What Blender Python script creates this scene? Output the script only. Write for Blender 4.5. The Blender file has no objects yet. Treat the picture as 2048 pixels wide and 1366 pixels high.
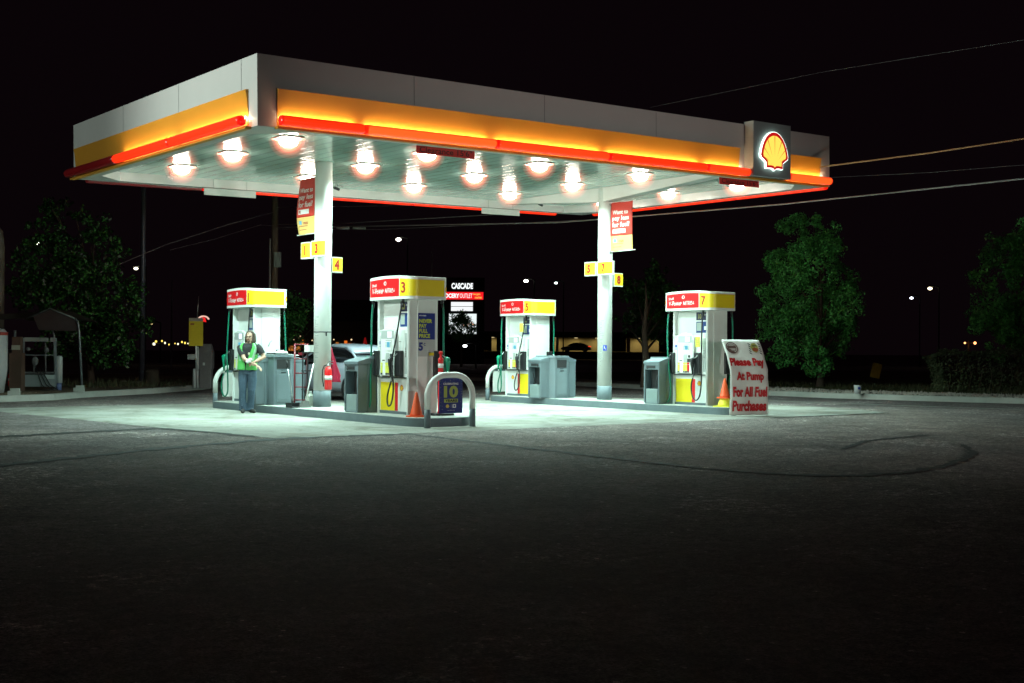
import bpy, bmesh, math, random
from mathutils import Vector, Matrix, Euler
import numpy as np
R = math.radians
rnd = random.Random(7)
SC = bpy.context.scene
COL = SC.collection

# ---------------------------------------------------------------- camera
cam_d = bpy.data.cameras.new("camera"); cam = bpy.data.objects.new("camera", cam_d); COL.objects.link(cam)
CP = Vector((-8.7056, -17.593, 1.2885)); YAW, PIT, ROLL, FPX = R(52.02417), R(0.43629), R(0.39732), 2490.951
_F = Vector((math.cos(YAW)*math.cos(PIT), math.sin(YAW)*math.cos(PIT), math.sin(PIT)))
_Rr = Vector((math.sin(YAW), -math.cos(YAW), 0)); _U = _Rr.cross(_F)
_R2 = _Rr*math.cos(ROLL)+_U*math.sin(ROLL); _U2 = _U*math.cos(ROLL)-_Rr*math.sin(ROLL)
M = Matrix.Identity(4)
for i in range(3):
    M[i][0] = _R2[i]; M[i][1] = _U2[i]; M[i][2] = -_F[i]; M[i][3] = CP[i]
cam.matrix_world = M
cam_d.sensor_width = 36; cam_d.lens = 36*FPX/2048; cam_d.clip_end = 3000; cam_d.clip_start = .1
SC.camera = cam
# ---------------------------------------------------------------- world (night)
w = bpy.data.worlds.new("World"); SC.world = w; w.use_nodes = True
nt = w.node_tree; bg = nt.nodes["Background"]
bg.inputs[0].default_value = (0.0026, 0.0012, 0.0019, 1); bg.inputs[1].default_value = 1.0
SC.view_settings.view_transform = 'Standard'; SC.view_settings.look = 'None'
SC.view_settings.exposure = 0; SC.view_settings.gamma = 1
SC.cycles.max_bounces = 6; SC.cycles.transparent_max_bounces = 12
SC.cycles.sample_clamp_indirect = 4
FIX_W = 160.0                                    # watts of one canopy fixture
LIGHTC = (0.64, 1.0, 0.91)

# ---------------------------------------------------------------- materials
MATS = {}
def mat(name, col, rough=.5, metal=0, noise=.12, scale=6, bump=0, bscale=40, emit=None, es=0, coat=0, alpha=1):
    if name in MATS: return MATS[name]
    m = bpy.data.materials.new(name); m.use_nodes = True; n = m.node_tree.nodes; l = m.node_tree.links
    b = n["Principled BSDF"]; b.inputs["Roughness"].default_value = rough; b.inputs["Metallic"].default_value = metal
    b.inputs["Coat Weight"].default_value = coat
    tc = n.new("ShaderNodeTexCoord")
    nz = n.new("ShaderNodeTexNoise"); nz.inputs["Scale"].default_value = scale; nz.inputs["Detail"].default_value = 6
    nz.inputs["Roughness"].default_value = .65
    l.new(tc.outputs["Object"], nz.inputs["Vector"])
    mx = n.new("ShaderNodeMix"); mx.data_type = 'RGBA'
    mx.inputs[6].default_value = tuple(c*(1-noise) for c in col)+(1,)
    mx.inputs[7].default_value = tuple(min(1, c*(1+noise)) for c in col)+(1,)
    l.new(nz.outputs["Fac"], mx.inputs[0]); l.new(mx.outputs[2], b.inputs["Base Color"])
    if bump:
        n2 = n.new("ShaderNodeTexNoise"); n2.inputs["Scale"].default_value = bscale; n2.inputs["Detail"].default_value = 4
        l.new(tc.outputs["Object"], n2.inputs["Vector"])
        bp = n.new("ShaderNodeBump"); bp.inputs["Strength"].default_value = bump; bp.inputs["Distance"].default_value = .02
        l.new(n2.outputs["Fac"], bp.inputs["Height"]); l.new(bp.outputs[0], b.inputs["Normal"])
    if emit:
        b.inputs["Emission Color"].default_value = tuple(emit)+(1,); b.inputs["Emission Strength"].default_value = es
    MATS[name] = m
    return m
white = mat("white_paint", (.78, .80, .77), .35, noise=.06, bump=.05)
whitem = mat("white_metal", (.80, .80, .78), .3, noise=.05)
fasciaw = mat("fascia_white", (.50, .50, .485), .42, noise=.05, scale=2)
grayp = mat("grey_paint", (.13, .165, .185), .5, noise=.15)
binm = mat("grey_plastic", (.13, .165, .185), .45, noise=.12, bump=.15, bscale=120)
bind = mat("dark_recess", (.02, .02, .022), .6)
black = mat("black_rubber", (.015, .015, .017), .45)
dark = mat("dark_plastic", (.03, .03, .034), .4)
metal = mat("steel", (.55, .56, .56), .3, metal=.9)
green = mat("green_hose", (.0, .15, .09), .35)
greenn = mat("green_nozzle", (.0, .24, .13), .35)
red = mat("red_paint", (.72, .012, .015), .35, noise=.05)
yellow = mat("yellow_paint", (.88, .68, .02), .4, noise=.06)
yellowg = mat("cove_yellow", (.52, .24, .022), .42, noise=.05, scale=3)
txtred = mat("letter_red", (.45, .01, .012), .5)
txtw = mat("letter_white", (.85, .85, .83), .5)
blue = mat("poster_blue", (.012, .03, .22), .4)
lime = mat("letter_lime", (.55, .62, .05), .5)
conc = mat("concrete", (.36, .37, .34), .8, noise=.3, scale=3, bump=.3, bscale=60)
concg = mat("grey_kerb_paint", (.12, .155, .17), .6, noise=.3, scale=5, bump=.2)
orange = mat("cone_orange", (.85, .09, .015), .5)
wood = mat("weathered_wood", (.17, .14, .10), .85, noise=.4, scale=8, bump=.4)
paper = mat("paper", (.75, .75, .72), .7)
bark = mat("bark", (.10, .075, .055), .9, noise=.4, scale=12, bump=.6)
skin = mat("skin", (.52, .33, .24), .5, noise=.08)

def emission(name, col, s, base=(.02, .02, .02)):
    return mat(name, base, .4, emit=col, es=s)

# ---------------------------------------------------------------- mesh builder
class MB:
    def __init__(s): s.v = []; s.f = []; s.mi = []; s.sm = []
    def add(s, vs, fs, mi=0, smooth=False):
        o = len(s.v); s.v += [tuple(v) for v in vs]
        for f in fs: s.f.append([o+i for i in f]); s.mi.append(mi); s.sm.append(smooth)
        return s
    def box(s, a, b, mi=0, rot=None, piv=None):
        x0, y0, z0 = a; x1, y1, z1 = b
        vs = [Vector(p) for p in ((x0,y0,z0),(x1,y0,z0),(x1,y1,z0),(x0,y1,z0),(x0,y0,z1),(x1,y0,z1),(x1,y1,z1),(x0,y1,z1))]
        if rot:
            p = Vector(piv) if piv else (Vector(a)+Vector(b))/2
            m = Euler(rot).to_matrix(); vs = [m@(v-p)+p for v in vs]
        return s.add(vs, [(0,3,2,1),(4,5,6,7),(0,1,5,4),(1,2,6,5),(2,3,7,6),(3,0,4,7)], mi)
    def bbox(s, a, b, r=.01, mi=0):        # box with chamfered vertical edges
        x0,y0,z0=a; x1,y1,z1=b
        pl=[(x0+r,y0),(x1-r,y0),(x1,y0+r),(x1,y1-r),(x1-r,y1),(x0+r,y1),(x0,y1-r),(x0,y0+r)]
        return s.prism(pl,z0,z1,mi)
    def prism(s, poly, z0, z1, mi=0, smooth=False, scale1=1):
        n = len(poly); cx = sum(p[0] for p in poly)/n; cy = sum(p[1] for p in poly)/n
        vs = [(x,y,z0) for x,y in poly]+[(cx+(x-cx)*scale1, cy+(y-cy)*scale1, z1) for x,y in poly]
        s.add(vs, [(i,(i+1)%n,n+(i+1)%n,n+i) for i in range(n)], mi, smooth)
        return s.add(vs, [tuple(range(n))[::-1], tuple(range(n,2*n))], mi)
    def rings(s, rs, mi=0, smooth=True, cap=True, close=False):
        n = len(rs[0]); vs = [p for r in rs for p in r]; fs = []
        for k in range(len(rs)-1):
            for i in range(n): fs.append((k*n+i, k*n+(i+1)%n, (k+1)*n+(i+1)%n, (k+1)*n+i))
        if cap: fs += [tuple(range(n))[::-1], tuple(range((len(rs)-1)*n, len(rs)*n))]
        return s.add(vs, fs, mi, smooth)
    def tube(s, path, r, n=10, mi=0, cap=True, flat=1.0, smooth=True):
        P = [Vector(p) for p in path]; rr = r if isinstance(r, (list, tuple)) else [r]*len(P)
        t0 = (P[1]-P[0]).normalized(); a = Vector((0,0,1)) if abs(t0.z) < .9 else Vector((1,0,0))
        u = t0.cross(a).normalized(); rs = []
        for i, p in enumerate(P):
            t = ((P[min(i+1,len(P)-1)]-p).normalized()+(p-P[max(i-1,0)]).normalized())
            t = t.normalized() if t.length > 1e-6 else t0
            u = (u-t*u.dot(t)).normalized(); v = t.cross(u)
            rs.append([p+u*math.cos(2*math.pi*k/n)*rr[i]+v*math.sin(2*math.pi*k/n)*rr[i]*flat for k in range(n)])
        return s.rings(rs, mi, smooth, cap)
    def cyl(s, c, r, h, n=24, mi=0, r2=None):
        r2 = r if r2 is None else r2
        return s.rings([[(c[0]+math.cos(2*math.pi*k/n)*q, c[1]+math.sin(2*math.pi*k/n)*q, z) for k in range(n)] for q, z in ((r,c[2]),(r2,c[2]+h))], mi)
    def lathe(s, c, prof, n=24, mi=0, cap=True):
        return s.rings([[(c[0]+math.cos(2*math.pi*k/n)*max(q,1e-4), c[1]+math.sin(2*math.pi*k/n)*max(q,1e-4), c[2]+z) for k in range(n)] for q, z in prof], mi, True, cap)
    def ell(s, c, r, n=16, m=10, mi=0, rot=None):
        rs = []
        mt = Euler(rot).to_matrix() if rot else None
        for j in range(m+1):
            a = -math.pi/2+math.pi*j/m; q = max(math.cos(a), .02)
            ring = []
            for k in range(n):
                v = Vector((r[0]*q*math.cos(2*math.pi*k/n), r[1]*q*math.sin(2*math.pi*k/n), r[2]*math.sin(a)))
                if mt: v = mt@v
                ring.append(v+Vector(c))
            rs.append(ring)
        return s.rings(rs, mi)
    def map(s, fn, start=0):
        s.v[start:] = [tuple(fn(Vector(v))) for v in s.v[start:]]; return s
    def obj(s, name, mats, parent=None, loc=(0,0,0), rot=(0,0,0), bevel=0, subs=0, remesh=0, smoothall=False):
        me = bpy.data.meshes.new(name); me.from_pydata([tuple(v) for v in s.v], [], s.f)
        if not isinstance(mats, (list, tuple)): mats = [mats]
        for m in mats: me.materials.append(m)
        me.polygons.foreach_set("material_index", s.mi); me.polygons.foreach_set("use_smooth", [a or smoothall for a in s.sm]); me.update()
        o = bpy.data.objects.new(name, me); COL.objects.link(o); o.location = loc; o.rotation_euler = rot
        if parent: o.parent = parent
        if bevel:
            b = o.modifiers.new("bevel", 'BEVEL'); b.width = bevel; b.segments = 2; b.limit_method = 'ANGLE'; b.angle_limit = R(40)
        if remesh:
            b = o.modifiers.new("remesh", 'REMESH'); b.mode = 'VOXEL'; b.voxel_size = remesh; b.use_smooth_shade = True
            b = o.modifiers.new("smooth", 'SMOOTH'); b.iterations = 4; b.factor = .5
        if subs:
            b = o.modifiers.new("sub", 'SUBSURF'); b.levels = subs; b.render_levels = subs
        return o

def T(name, label, cat, loc=(0,0,0), rot=(0,0,0), group=None):
    o = bpy.data.objects.new(name, None); o.empty_display_size = .2; COL.objects.link(o)
    o.location = loc; o.rotation_euler = rot if isinstance(rot, (tuple, list, Euler)) else (0,0,rot)
    o["label"] = label; o["category"] = cat
    if group: o["group"] = group
    return o
def tag(o, label, cat, group=None):
    o["label"] = label; o["category"] = cat
    if group: o["group"] = group
    return o
def struct(o, kind="structure", label=None, cat=None):
    o["kind"] = kind
    if label: o["label"] = label
    if cat: o["category"] = cat
    return o
def copy_tree(o, parent=None):
    c = o.copy(); COL.objects.link(c); c.parent = parent
    for ch in [x for x in COL.objects if x.parent == o]: copy_tree(ch, c)
    return c

_tc = {}
def text2d(s, bold=0.0):
    k = (s, bold)
    if k in _tc: return _tc[k]
    cu = bpy.data.curves.new("t", 'FONT'); cu.body = s; cu.offset = bold; cu.resolution_u = 3; cu.fill_mode = 'FRONT'
    ob = bpy.data.objects.new("t", cu); COL.objects.link(ob); bpy.context.view_layer.update()
    me = bpy.data.meshes.new_from_object(ob.evaluated_get(bpy.context.evaluated_depsgraph_get()))
    vs = np.array([v.co[:2] for v in me.vertices]); fs = [tuple(p.vertices) for p in me.polygons]
    bpy.data.objects.remove(ob); bpy.data.curves.remove(cu); bpy.data.meshes.remove(me)
    mn, mxx = vs.min(0), vs.max(0); vs = (vs-mn)/(mxx-mn); _tc[k] = (vs, fs, (mxx-mn)[0]/(mxx-mn)[1])
    return _tc[k]
def text(mb, s, x0, x1, z0, z1, fn, mi=0, bold=.02, slant=0):
    """s fills the rectangle x0..x1, z0..z1 of a face; fn(x, z) gives the point in space"""
    vs, fs, _ = text2d(s, bold)
    mb.add([fn(x0+(x1-x0)*a+slant*(b)*(z1-z0), z0+(z1-z0)*b) for a, b in vs], fs, mi)
def patch(mb, x0, x1, z0, z1, fn, mi=0, n=1):
    vs = []; fs = []
    for i in range(n+1):
        x = x0+(x1-x0)*i/n; vs += [fn(x, z0), fn(x, z1)]
        if i: fs.append((2*i-2, 2*i, 2*i+1, 2*i-1))
    mb.add(vs, fs, mi)
SHELL_O = [(0,1),(.2,.985),(.42,.93),(.62,.84),(.8,.7),(.93,.53),(1,.38),(.97,.30),(.62,.18),(.60,.02),(.3,.03),(.12,.02),(0,-.03)]
SHELL_O = SHELL_O+[(-x,y) for x,y in SHELL_O[1:-1][::-1]]
def emblem(mb, cx, cz, hw, h, fn, mo=0, mi_=1, lift=.004):
    """scallop emblem: outline material mo, fan material mi_"""
    P = [(cx+x*hw, cz+(y-.5)*h) for x, y in SHELL_O]; n = len(P)
    mb.add([fn(x,z,0) for x,z in P]+[fn(cx,cz,0)], [(i,(i+1)%n,n) for i in range(n)], mo)
    Q = [(cx+x*hw*.84, cz+((y-.44)*.83-.06)*h) for x, y in SHELL_O]
    mb.add([fn(x,z,lift) for x,z in Q]+[fn(cx,cz,lift)], [(i,(i+1)%n,n) for i in range(n)], mi_)
    for k in range(-3, 4):
        a = k*R(23); s, c = math.sin(a), math.cos(a)
        bx, bz = cx, cz-.38*h
        L0, L1 = .22*h, (.78-.035*abs(k))*h; wd = .013*h*(1 if hw > .05 else 1.2)
        kx = hw*2/h*(.98-.05*abs(k))
        p = [(bx+(s*L0)*kx, bz+c*L0), (bx+(s*L1+c*wd)*kx, bz+c*L1-s*wd), (bx+(s*L1-c*wd)*kx, bz+c*L1+s*wd)]
        mb.add([fn(x,z,2*lift) for x,z in p], [(0,1,2)], mo)

# ================================================================ GROUND
def ground_material(name, base, speck, scale, cracks=False, bump=.5, oil=None):
    m = bpy.data.materials.new(name); m.use_nodes = True; n = m.node_tree.nodes; l = m.node_tree.links
    b = n["Principled BSDF"]; b.inputs["Roughness"].default_value = .85
    b.inputs["Specular IOR Level"].default_value = .15
    tc = n.new("ShaderNodeTexCoord")
    def nz(sc, det=4, ro=.6, dist=0):
        t = n.new("ShaderNodeTexNoise"); t.inputs["Scale"].default_value = sc; t.inputs["Detail"].default_value = det
        t.inputs["Roughness"].default_value = ro; t.inputs["Distortion"].default_value = dist; l.new(tc.outputs["Object"], t.inputs["Vector"]); return t
    def ramp(src, a, b_, c0, c1):
        r_ = n.new("ShaderNodeValToRGB"); r_.color_ramp.elements[0].position = a; r_.color_ramp.elements[1].position = b_
        r_.color_ramp.elements[0].color = c0; r_.color_ramp.elements[1].color = c1; l.new(src, r_.inputs[0]); return r_
    def mul(a, c, mode='MULTIPLY', f=1):
        x = n.new("ShaderNodeMix"); x.data_type = 'RGBA'; x.blend_type = mode; x.inputs[0].default_value = f; l.new(a, x.inputs[6]); l.new(c, x.inputs[7]); return x.outputs[2]
    c = ramp(nz(.35, 5).outputs[0], .35, .7, tuple(x*.75 for x in base)+(1,), tuple(x*1.2 for x in base)+(1,)).outputs[0]
    g = lambda v: (v, v, v, 1)
    c = mul(c, ramp(nz(scale, 3, .8).outputs[0], .35, .66, g(1-speck), g(1+speck)).outputs[0])
    c = mul(c, ramp(nz(scale*.22, 4, .8).outputs[0], .36, .66, g(1-speck*.62), g(1+speck*.9)).outputs[0])
    if not oil:
        vo = n.new("ShaderNodeTexVoronoi"); vo.inputs["Scale"].default_value = 16; l.new(tc.outputs["Object"], vo.inputs["Vector"])
        sp = n.new("ShaderNodeSeparateColor"); l.new(vo.outputs["Color"], sp.inputs[0])
        gt = n.new("ShaderNodeMath"); gt.operation = 'GREATER_THAN'; gt.inputs[1].default_value = .90; l.new(sp.outputs[0], gt.inputs[0])
        lt = n.new("ShaderNodeMath"); lt.operation = 'LESS_THAN'; lt.inputs[1].default_value = .22; l.new(vo.outputs["Distance"], lt.inputs[0])
        an = n.new("ShaderNodeMath"); an.operation = 'MULTIPLY'; l.new(gt.outputs[0], an.inputs[0]); l.new(lt.outputs[0], an.inputs[1])
        c = mul(c, ramp(an.outputs[0], 0, 1, g(1), g(3.2)).outputs[0])
        m1 = ramp(nz(.55, 2, .5, .4).outputs[0], .60, .63, g(0), g(1)); m2 = ramp(nz(11, 5, .8, .5).outputs[0], .52, .60, g(0), g(1))
        mm = n.new("ShaderNodeMath"); mm.operation = 'MULTIPLY'; l.new(m1.outputs[0], mm.inputs[0]); l.new(m2.outputs[0], mm.inputs[1])
        c = mul(c, ramp(mm.outputs[0], 0, 1, g(1), g(3.0)).outputs[0])
        c = mul(c, ramp(nz(1.6, 5, .7, .8).outputs[0], .40, .62, g(.72), g(1.12)).outputs[0])
        c = mul(c, ramp(nz(.12, 3, .6).outputs[0], .42, .60, (.80,.80,.82,1), (1.1,1.06,1.02,1)).outputs[0])
    if oil:
        c = mul(c, ramp(nz(.8, 6, .75, .9).outputs[0], .47, .66, g(1.05), (.58, .55, .50, 1)).outputs[0])
        c = mul(c, ramp(nz(5, 4, .7).outputs[0], .60, .72, g(1), g(.72)).outputs[0])
    l.new(c, b.inputs["Base Color"])
    bp = n.new("ShaderNodeBump"); bp.inputs["Strength"].default_value = bump; bp.inputs["Distance"].default_value = .012
    l.new(nz(scale*.8, 3, .8).outputs[0], bp.inputs["Height"]); l.new(bp.outputs[0], b.inputs["Normal"])
    return m
asphalt = ground_material("asphalt", (.225, .195, .188), .9, 55, bump=1)
padm = ground_material("pad_concrete", (.325, .325, .295), .12, 60, bump=.25, oil=True)
gravm = ground_material("gravel", (.30, .27, .24), .8, 14, bump=1)
dirtm = ground_material("dirt", (.16, .12, .085), .6, 18, bump=1)
grassm = ground_material("dry_grass", (.10, .12, .045), .6, 16, bump=1)

g = MB()
S = 900
g.add([(-S,-S,0),(S,-S,0),(S,S,0),(-S,S,0)], [(0,1,2,3)])
struct(g.obj("ground", asphalt))
def sheet(name, poly, z, m):
    b = MB(); b.add([(x,y,z) for x,y in poly], [tuple(range(len(poly)))]); return struct(b.obj(name, m))
sheet("concrete_pad", [(-.30,-1.45),(14.35,-1.32),(15.3,.2),(15.2,9.9),(-1.6,9.9),(-1.18,5.8),(-.75,1.7)], .004, padm)
def strip(name, pts, wd, z, m, jag=.0):
    b = MB(); L = []; q = []
    for i in range(len(pts)-1):
        a, c = Vector(pts[i]), Vector(pts[i+1]); n_ = max(2, int((c-a).length/.12))
        for k in range(n_): q.append(a.lerp(c, k/n_))
    q.append(Vector(pts[-1]))
    for i, p in enumerate(q):
        t = (q[min(i+1,len(q)-1)]-q[max(i-1,0)]).normalized(); nn = Vector((-t.y, t.x))
        o_ = rnd.uniform(-jag, jag); ww = wd*(rnd.uniform(.5, 1.3) if jag else 1)*.5*((.30+.70*abs(t.x*.788-t.y*.615)) if jag > .01 else 1)
        for s_ in (-1, 1): b.v.append((p.x+nn.x*(o_+s_*ww), p.y+nn.y*(o_+s_*ww), z))
        if i: b.f.append([2*i-2, 2*i-1, 2*i+1, 2*i]); b.mi.append(0); b.sm.append(False)
    return struct(b.obj(name, m))
jtm = mat("pad_joint", (.16,.155,.14), .8)
for y_ in (2.2, 5.9): strip("pad_joint", [(-.9,y_),(15.2,y_)], .03, .0065, jtm, .004)
for x_ in (1.3, 5.1, 7.3, 9.4, 13.2): strip("pad_joint", [(x_,-1.4),(x_,9.8)], .03, .0068, jtm, .004)
tar = mat("crack_tar", (.006, .006, .006), .8)
strip("crack_seal", [(-9,-.6),(-3.47,1.07),(-.8,1.75)], .40, .008, tar, .04)
strip("crack_seal", [(-.8,1.6),(-.55,.3),(-.42,-.9)], .17, .009, tar, .02)
strip("crack_seal", [(-9,-7.6),(-4.75,-3.5),(-2.4,-2.2),(-.45,-1.46),(1.9,-1.55)], .40, .008, tar, .04)
strip("crack_seal", [(1.77,-1.72),(1.67,-4.05),(1.5,-6.2),(1.45,-7.99),(1.62,-8.97),(2.11,-9.5),(2.9,-9.6),(3.83,-9.44),(5.0,-9.0),(6.14,-8.46),(7.2,-7.6)], .19, .009, tar, .04)
strip("crack_seal", [(10.4,-1.42),(12.4,-1.44),(14.3,-1.34)], .17, .009, tar, .02)
strip("crack_seal", [(5.0,-7.2),(6.6,-6.4),(8.6,-6.1)], .17, .009, tar, .02)
wornw = mat("worn_line_paint", (.42, .42, .38), .7, noise=.5, scale=20)
strip("painted_line", [(15.6,12),(17.32,3.98),(17.9,1.0),(18.6,-2.3),(20,-8)], .13, .006, wornw)
# kerbs and beds
def kerb_and_bed(name, line, inward, wd, bedname, bedm, depth, mound=.0):
    q = [Vector(p) for p in line]; nrm = []
    for i, p in enumerate(q):
        t = (q[min(i+1,len(q)-1)]-q[max(i-1,0)]).normalized(); nrm.append(Vector((-t.y, t.x))*inward)
    b = MB(); rs = []
    for p, n_ in zip(q, nrm):
        rs.append([(p.x, p.y, 0), (p.x+n_.x*.03, p.y+n_.y*.03, .13), (p.x+n_.x*.05, p.y+n_.y*.05, .15), (p.x+n_.x*wd, p.y+n_.y*wd, .15), (p.x+n_.x*wd, p.y+n_.y*wd, 0)])
    b.rings(rs, smooth=False); struct(b.obj(name, conc))
    b = MB(); vs = []; K = 10
    for i, (p, n_) in enumerate(zip(q, nrm)):
        for k in range(K+1):
            d = wd+depth*(k/K)**1.6; vs.append((p.x+n_.x*d, p.y+n_.y*d, .14+mound*math.sin(min(1, k/3)*1.57)+rnd.uniform(-.012, .012)))
    fs = [(i*(K+1)+k, i*(K+1)+k+1, (i+1)*(K+1)+k+1, (i+1)*(K+1)+k) for i in range(len(q)-1) for k in range(K)]
    b.add(vs, fs); return struct(b.obj(bedname, bedm))
def dens(pts, n=6):
    out = []
    for i in range(len(pts)-1):
        for k in range(n): out.append(Vector(pts[i]).lerp(Vector(pts[i+1]), k/n))
    return out+[Vector(pts[-1])]
KR = dens([(24,34),(21.5,15),(20.6,9),(20.4,5),(21.0,2.3),(21.9,-.3),(24,-6),(28,-15)])
kerb_and_bed("kerb", KR, 1, .16, "gravel_bed", gravm, 3.4)
sheet("verge", [(x+3.3, y) for x, y in ((24,34),(21.5,15),(20.6,9),(20.4,5),(21.0,2.3),(21.9,-.3),(24,-6),(28,-15))]+[(60,-15),(60,34)], .145, grassm)
KL = dens([(-12,10.2),(-3,12.2),(0,13.0),(1.3,13.5),(2.28,14.6),(5.08,16.7),(7.8,19.4),(12,25),(16,33)])
kerb_and_bed("kerb", KL, 1, .22, "dirt_bed", dirtm, 26, .02)

# ================================================================ CANOPY
AX, AY = .019049, .005369
CR = Euler((math.atan(AY), -math.atan(AX), 0))
def cz(x, y): return AX*x+AY*y
Lx, Ly, HB, HT, HS = 14.006, 8.40, 4.75, 5.868, 4.94
XA, XB, YC = 3.63, 11.23, 4.37
can = T("gas_station_canopy", "large flat white canopy on two columns with glowing orange light bars along its edge", "canopy", (.10,.03,0), CR)
def seg_tube_profile(prof, x0, x1, mapf):
    """prof: list of (out, z); extruded from x0 to x1 along a face; mapf(a, out, z) -> point"""
    return [[mapf(a, o, z) for o, z in prof] for a in (x0, x1)]
faces = {  # a runs along the face, out points outward
 'front': (lambda a,o,z: (a,-o,z), Lx), 'left': (lambda a,o,z: (-o,a,z), Ly),
 'back': (lambda a,o,z: (a,Ly+o,z), Lx), 'right': (lambda a,o,z: (Lx+o,a,z), Ly)}
# fascia: outer wall, top return, bottom return with chamfered inner corners, inner wall
b = MB()
ret = .26; ch = .62
inn = [(ret,ret+ch),(ret+ch,ret),(Lx-ret-ch,ret),(Lx-ret,ret+ch),(Lx-ret,Ly-ret-ch),(Lx-ret-ch,Ly-ret),(ret+ch,Ly-ret),(ret,Ly-ret-ch)]
out = [(0,0),(Lx,0),(Lx,Ly),(0,Ly)]
for (p, q) in zip(out, out[1:]+out[:1]):
    b.add([(p[0],p[1],HB),(q[0],q[1],HB),(q[0],q[1],HT),(p[0],p[1],HT)], [(0,1,2,3)])
vs = [(x,y,HB) for x,y in out]+[(x,y,HB) for x,y in inn]
b.add(vs, [(0,5,1),(1,5,6),(1,6,7),(1,7,2),(2,7,8),(2,8,9),(2,9,3),(3,9,10),(3,10,11),(3,11,0),(0,11,4),(0,4,5)])
n = len(inn)
b2_ = MB(); b2_.add([(x,y,HB) for x,y in inn]+[(x,y,HS) for x,y in inn], [(i,n+i,n+(i+1)%n,(i+1)%n) for i in range(n)]); b2_.obj("inner_return", whitem, can)
b.add([(x,y,HT) for x,y in out]+[(.15,.15,HT),(Lx-.15,.15,HT),(Lx-.15,Ly-.15,HT),(.15,Ly-.15,HT)], [(0,1,5,4),(1,2,6,5),(2,3,7,6),(3,0,4,7)])
b.add([(x,y,HT-.25) for x,y in ((.15,.15),(Lx-.15,.15),(Lx-.15,Ly-.15),(.15,Ly-.15))]+[(x,y,HT) for x,y in ((.15,.15),(Lx-.15,.15),(Lx-.15,Ly-.15),(.15,Ly-.15))], [(0,1,2,3),(0,4,5,1),(1,5,6,2),(2,6,7,3),(3,7,4,0)])
b.obj("fascia", fasciaw, can)
# thin panel joints proud of the white upper band
jm = mat("joint_grey", (.18, .18, .18), .6)  # dark grey of the joints themselves
for nm, ks in (('front', (2.9,5.75,8.6)), ('left', (.55,3.0,5.6))):
    mf = faces[nm][0]
    for a in ks:
        b = MB(); P = [mf(a+s_*.006, .003, z) for s_, z in ((-1,HB+.62),(1,HB+.62),(1,HT-.01),(-1,HT-.01))]; b.add(P, [(0,1,2,3)]); b.obj("panel_joint", jm, can)
# soffit
sm = bpy.data.materials.new("soffit_metal"); sm.use_nodes = True
n_ = sm.node_tree.nodes; l_ = sm.node_tree.links; B = n_["Principled BSDF"]
B.inputs["Base Color"].default_value = (.46, .55, .51, 1); B.inputs["Roughness"].default_value = .17; B.inputs["Specular IOR Level"].default_value = .9
B.inputs["Coat Weight"].default_value = .4; B.inputs["Coat Roughness"].default_value = .1
tc = n_.new("ShaderNodeTexCoord"); wv = n_.new("ShaderNodeTexWave"); wv.wave_type = 'BANDS'; wv.bands_direction = 'X'
wv.inputs["Scale"].default_value = 1.05; wv.inputs["Distortion"].default_value = .15; l_.new(tc.outputs["Object"], wv.inputs["Vector"])
cr = n_.new("ShaderNodeValToRGB"); cr.color_ramp.elements[0].position = .0; cr.color_ramp.elements[1].position = .18; l_.new(wv.outputs["Fac"], cr.inputs[0])
nz = n_.new("ShaderNodeTexNoise"); nz.inputs["Scale"].default_value = .9; nz.inputs["Detail"].default_value = 2; l_.new(tc.outputs["Object"], nz.inputs["Vector"])
b1 = n_.new("ShaderNodeBump"); b1.inputs["Strength"].default_value = .35; b1.inputs["Distance"].default_value = .006; l_.new(cr.outputs[0], b1.inputs["Height"])
b2 = n_.new("ShaderNodeBump"); b2.inputs["Strength"].default_value = .35; b2.inputs["Distance"].default_value = .05; l_.new(nz.outputs[0], b2.inputs["Height"]); l_.new(b1.outputs[0], b2.inputs["Normal"]); l_.new(b2.outputs[0], B.inputs["Normal"])
mg = n_.new("ShaderNodeMix"); mg.data_type = 'RGBA'; mg.inputs[6].default_value = (.42,.62,.56,1); mg.inputs[7].default_value = (.58,.88,.80,1); l_.new(cr.outputs[0], mg.inputs[0])
dn = n_.new("ShaderNodeTexNoise"); dn.inputs["Scale"].default_value = .5; dn.inputs["Detail"].default_value = 7; dn.inputs["Roughness"].default_value = .7; l_.new(tc.outputs["Object"], dn.inputs["Vector"])
dr = n_.new("ShaderNodeValToRGB"); dr.color_ramp.elements[0].position = .38; dr.color_ramp.elements[0].color = (.76,.76,.72,1); dr.color_ramp.elements[1].position = .6; l_.new(dn.outputs[0], dr.inputs[0])
mh = n_.new("ShaderNodeMix"); mh.data_type = 'RGBA'; mh.blend_type = 'MULTIPLY'; mh.inputs[0].default_value = 1; l_.new(mg.outputs[2], mh.inputs[6]); l_.new(dr.outputs[0], mh.inputs[7]); l_.new(mh.outputs[2], B.inputs["Base Color"])
b = MB(); b.add([(ret-.02,ret-.02,HS),(Lx-ret+.02,ret-.02,HS),(Lx-ret+.02,Ly-ret+.02,HS),(ret-.02,Ly-ret+.02,HS)], [(3,2,1,0)]); b.obj("soffit", sm, can)
# tapered beam over the right column
b = MB()
for y0, y1, z0, z1 in ((.35, YC, HS-.06, HS-.34), (YC, Ly-.35, HS-.34, HS-.08)):
    vs = [(XB-.16,y0,HS-.003),(XB+.16,y0,HS-.003),(XB+.16,y0,z0),(XB-.16,y0,z0),(XB-.16,y1,HS-.003),(XB+.16,y1,HS-.003),(XB+.16,y1,z1),(XB-.16,y1,z1)]
    b.add(vs, [(0,1,2,3),(7,6,5,4),(3,2,6,7),(0,3,7,4),(1,5,6,2)])
b.obj("beam", white, can)
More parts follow.
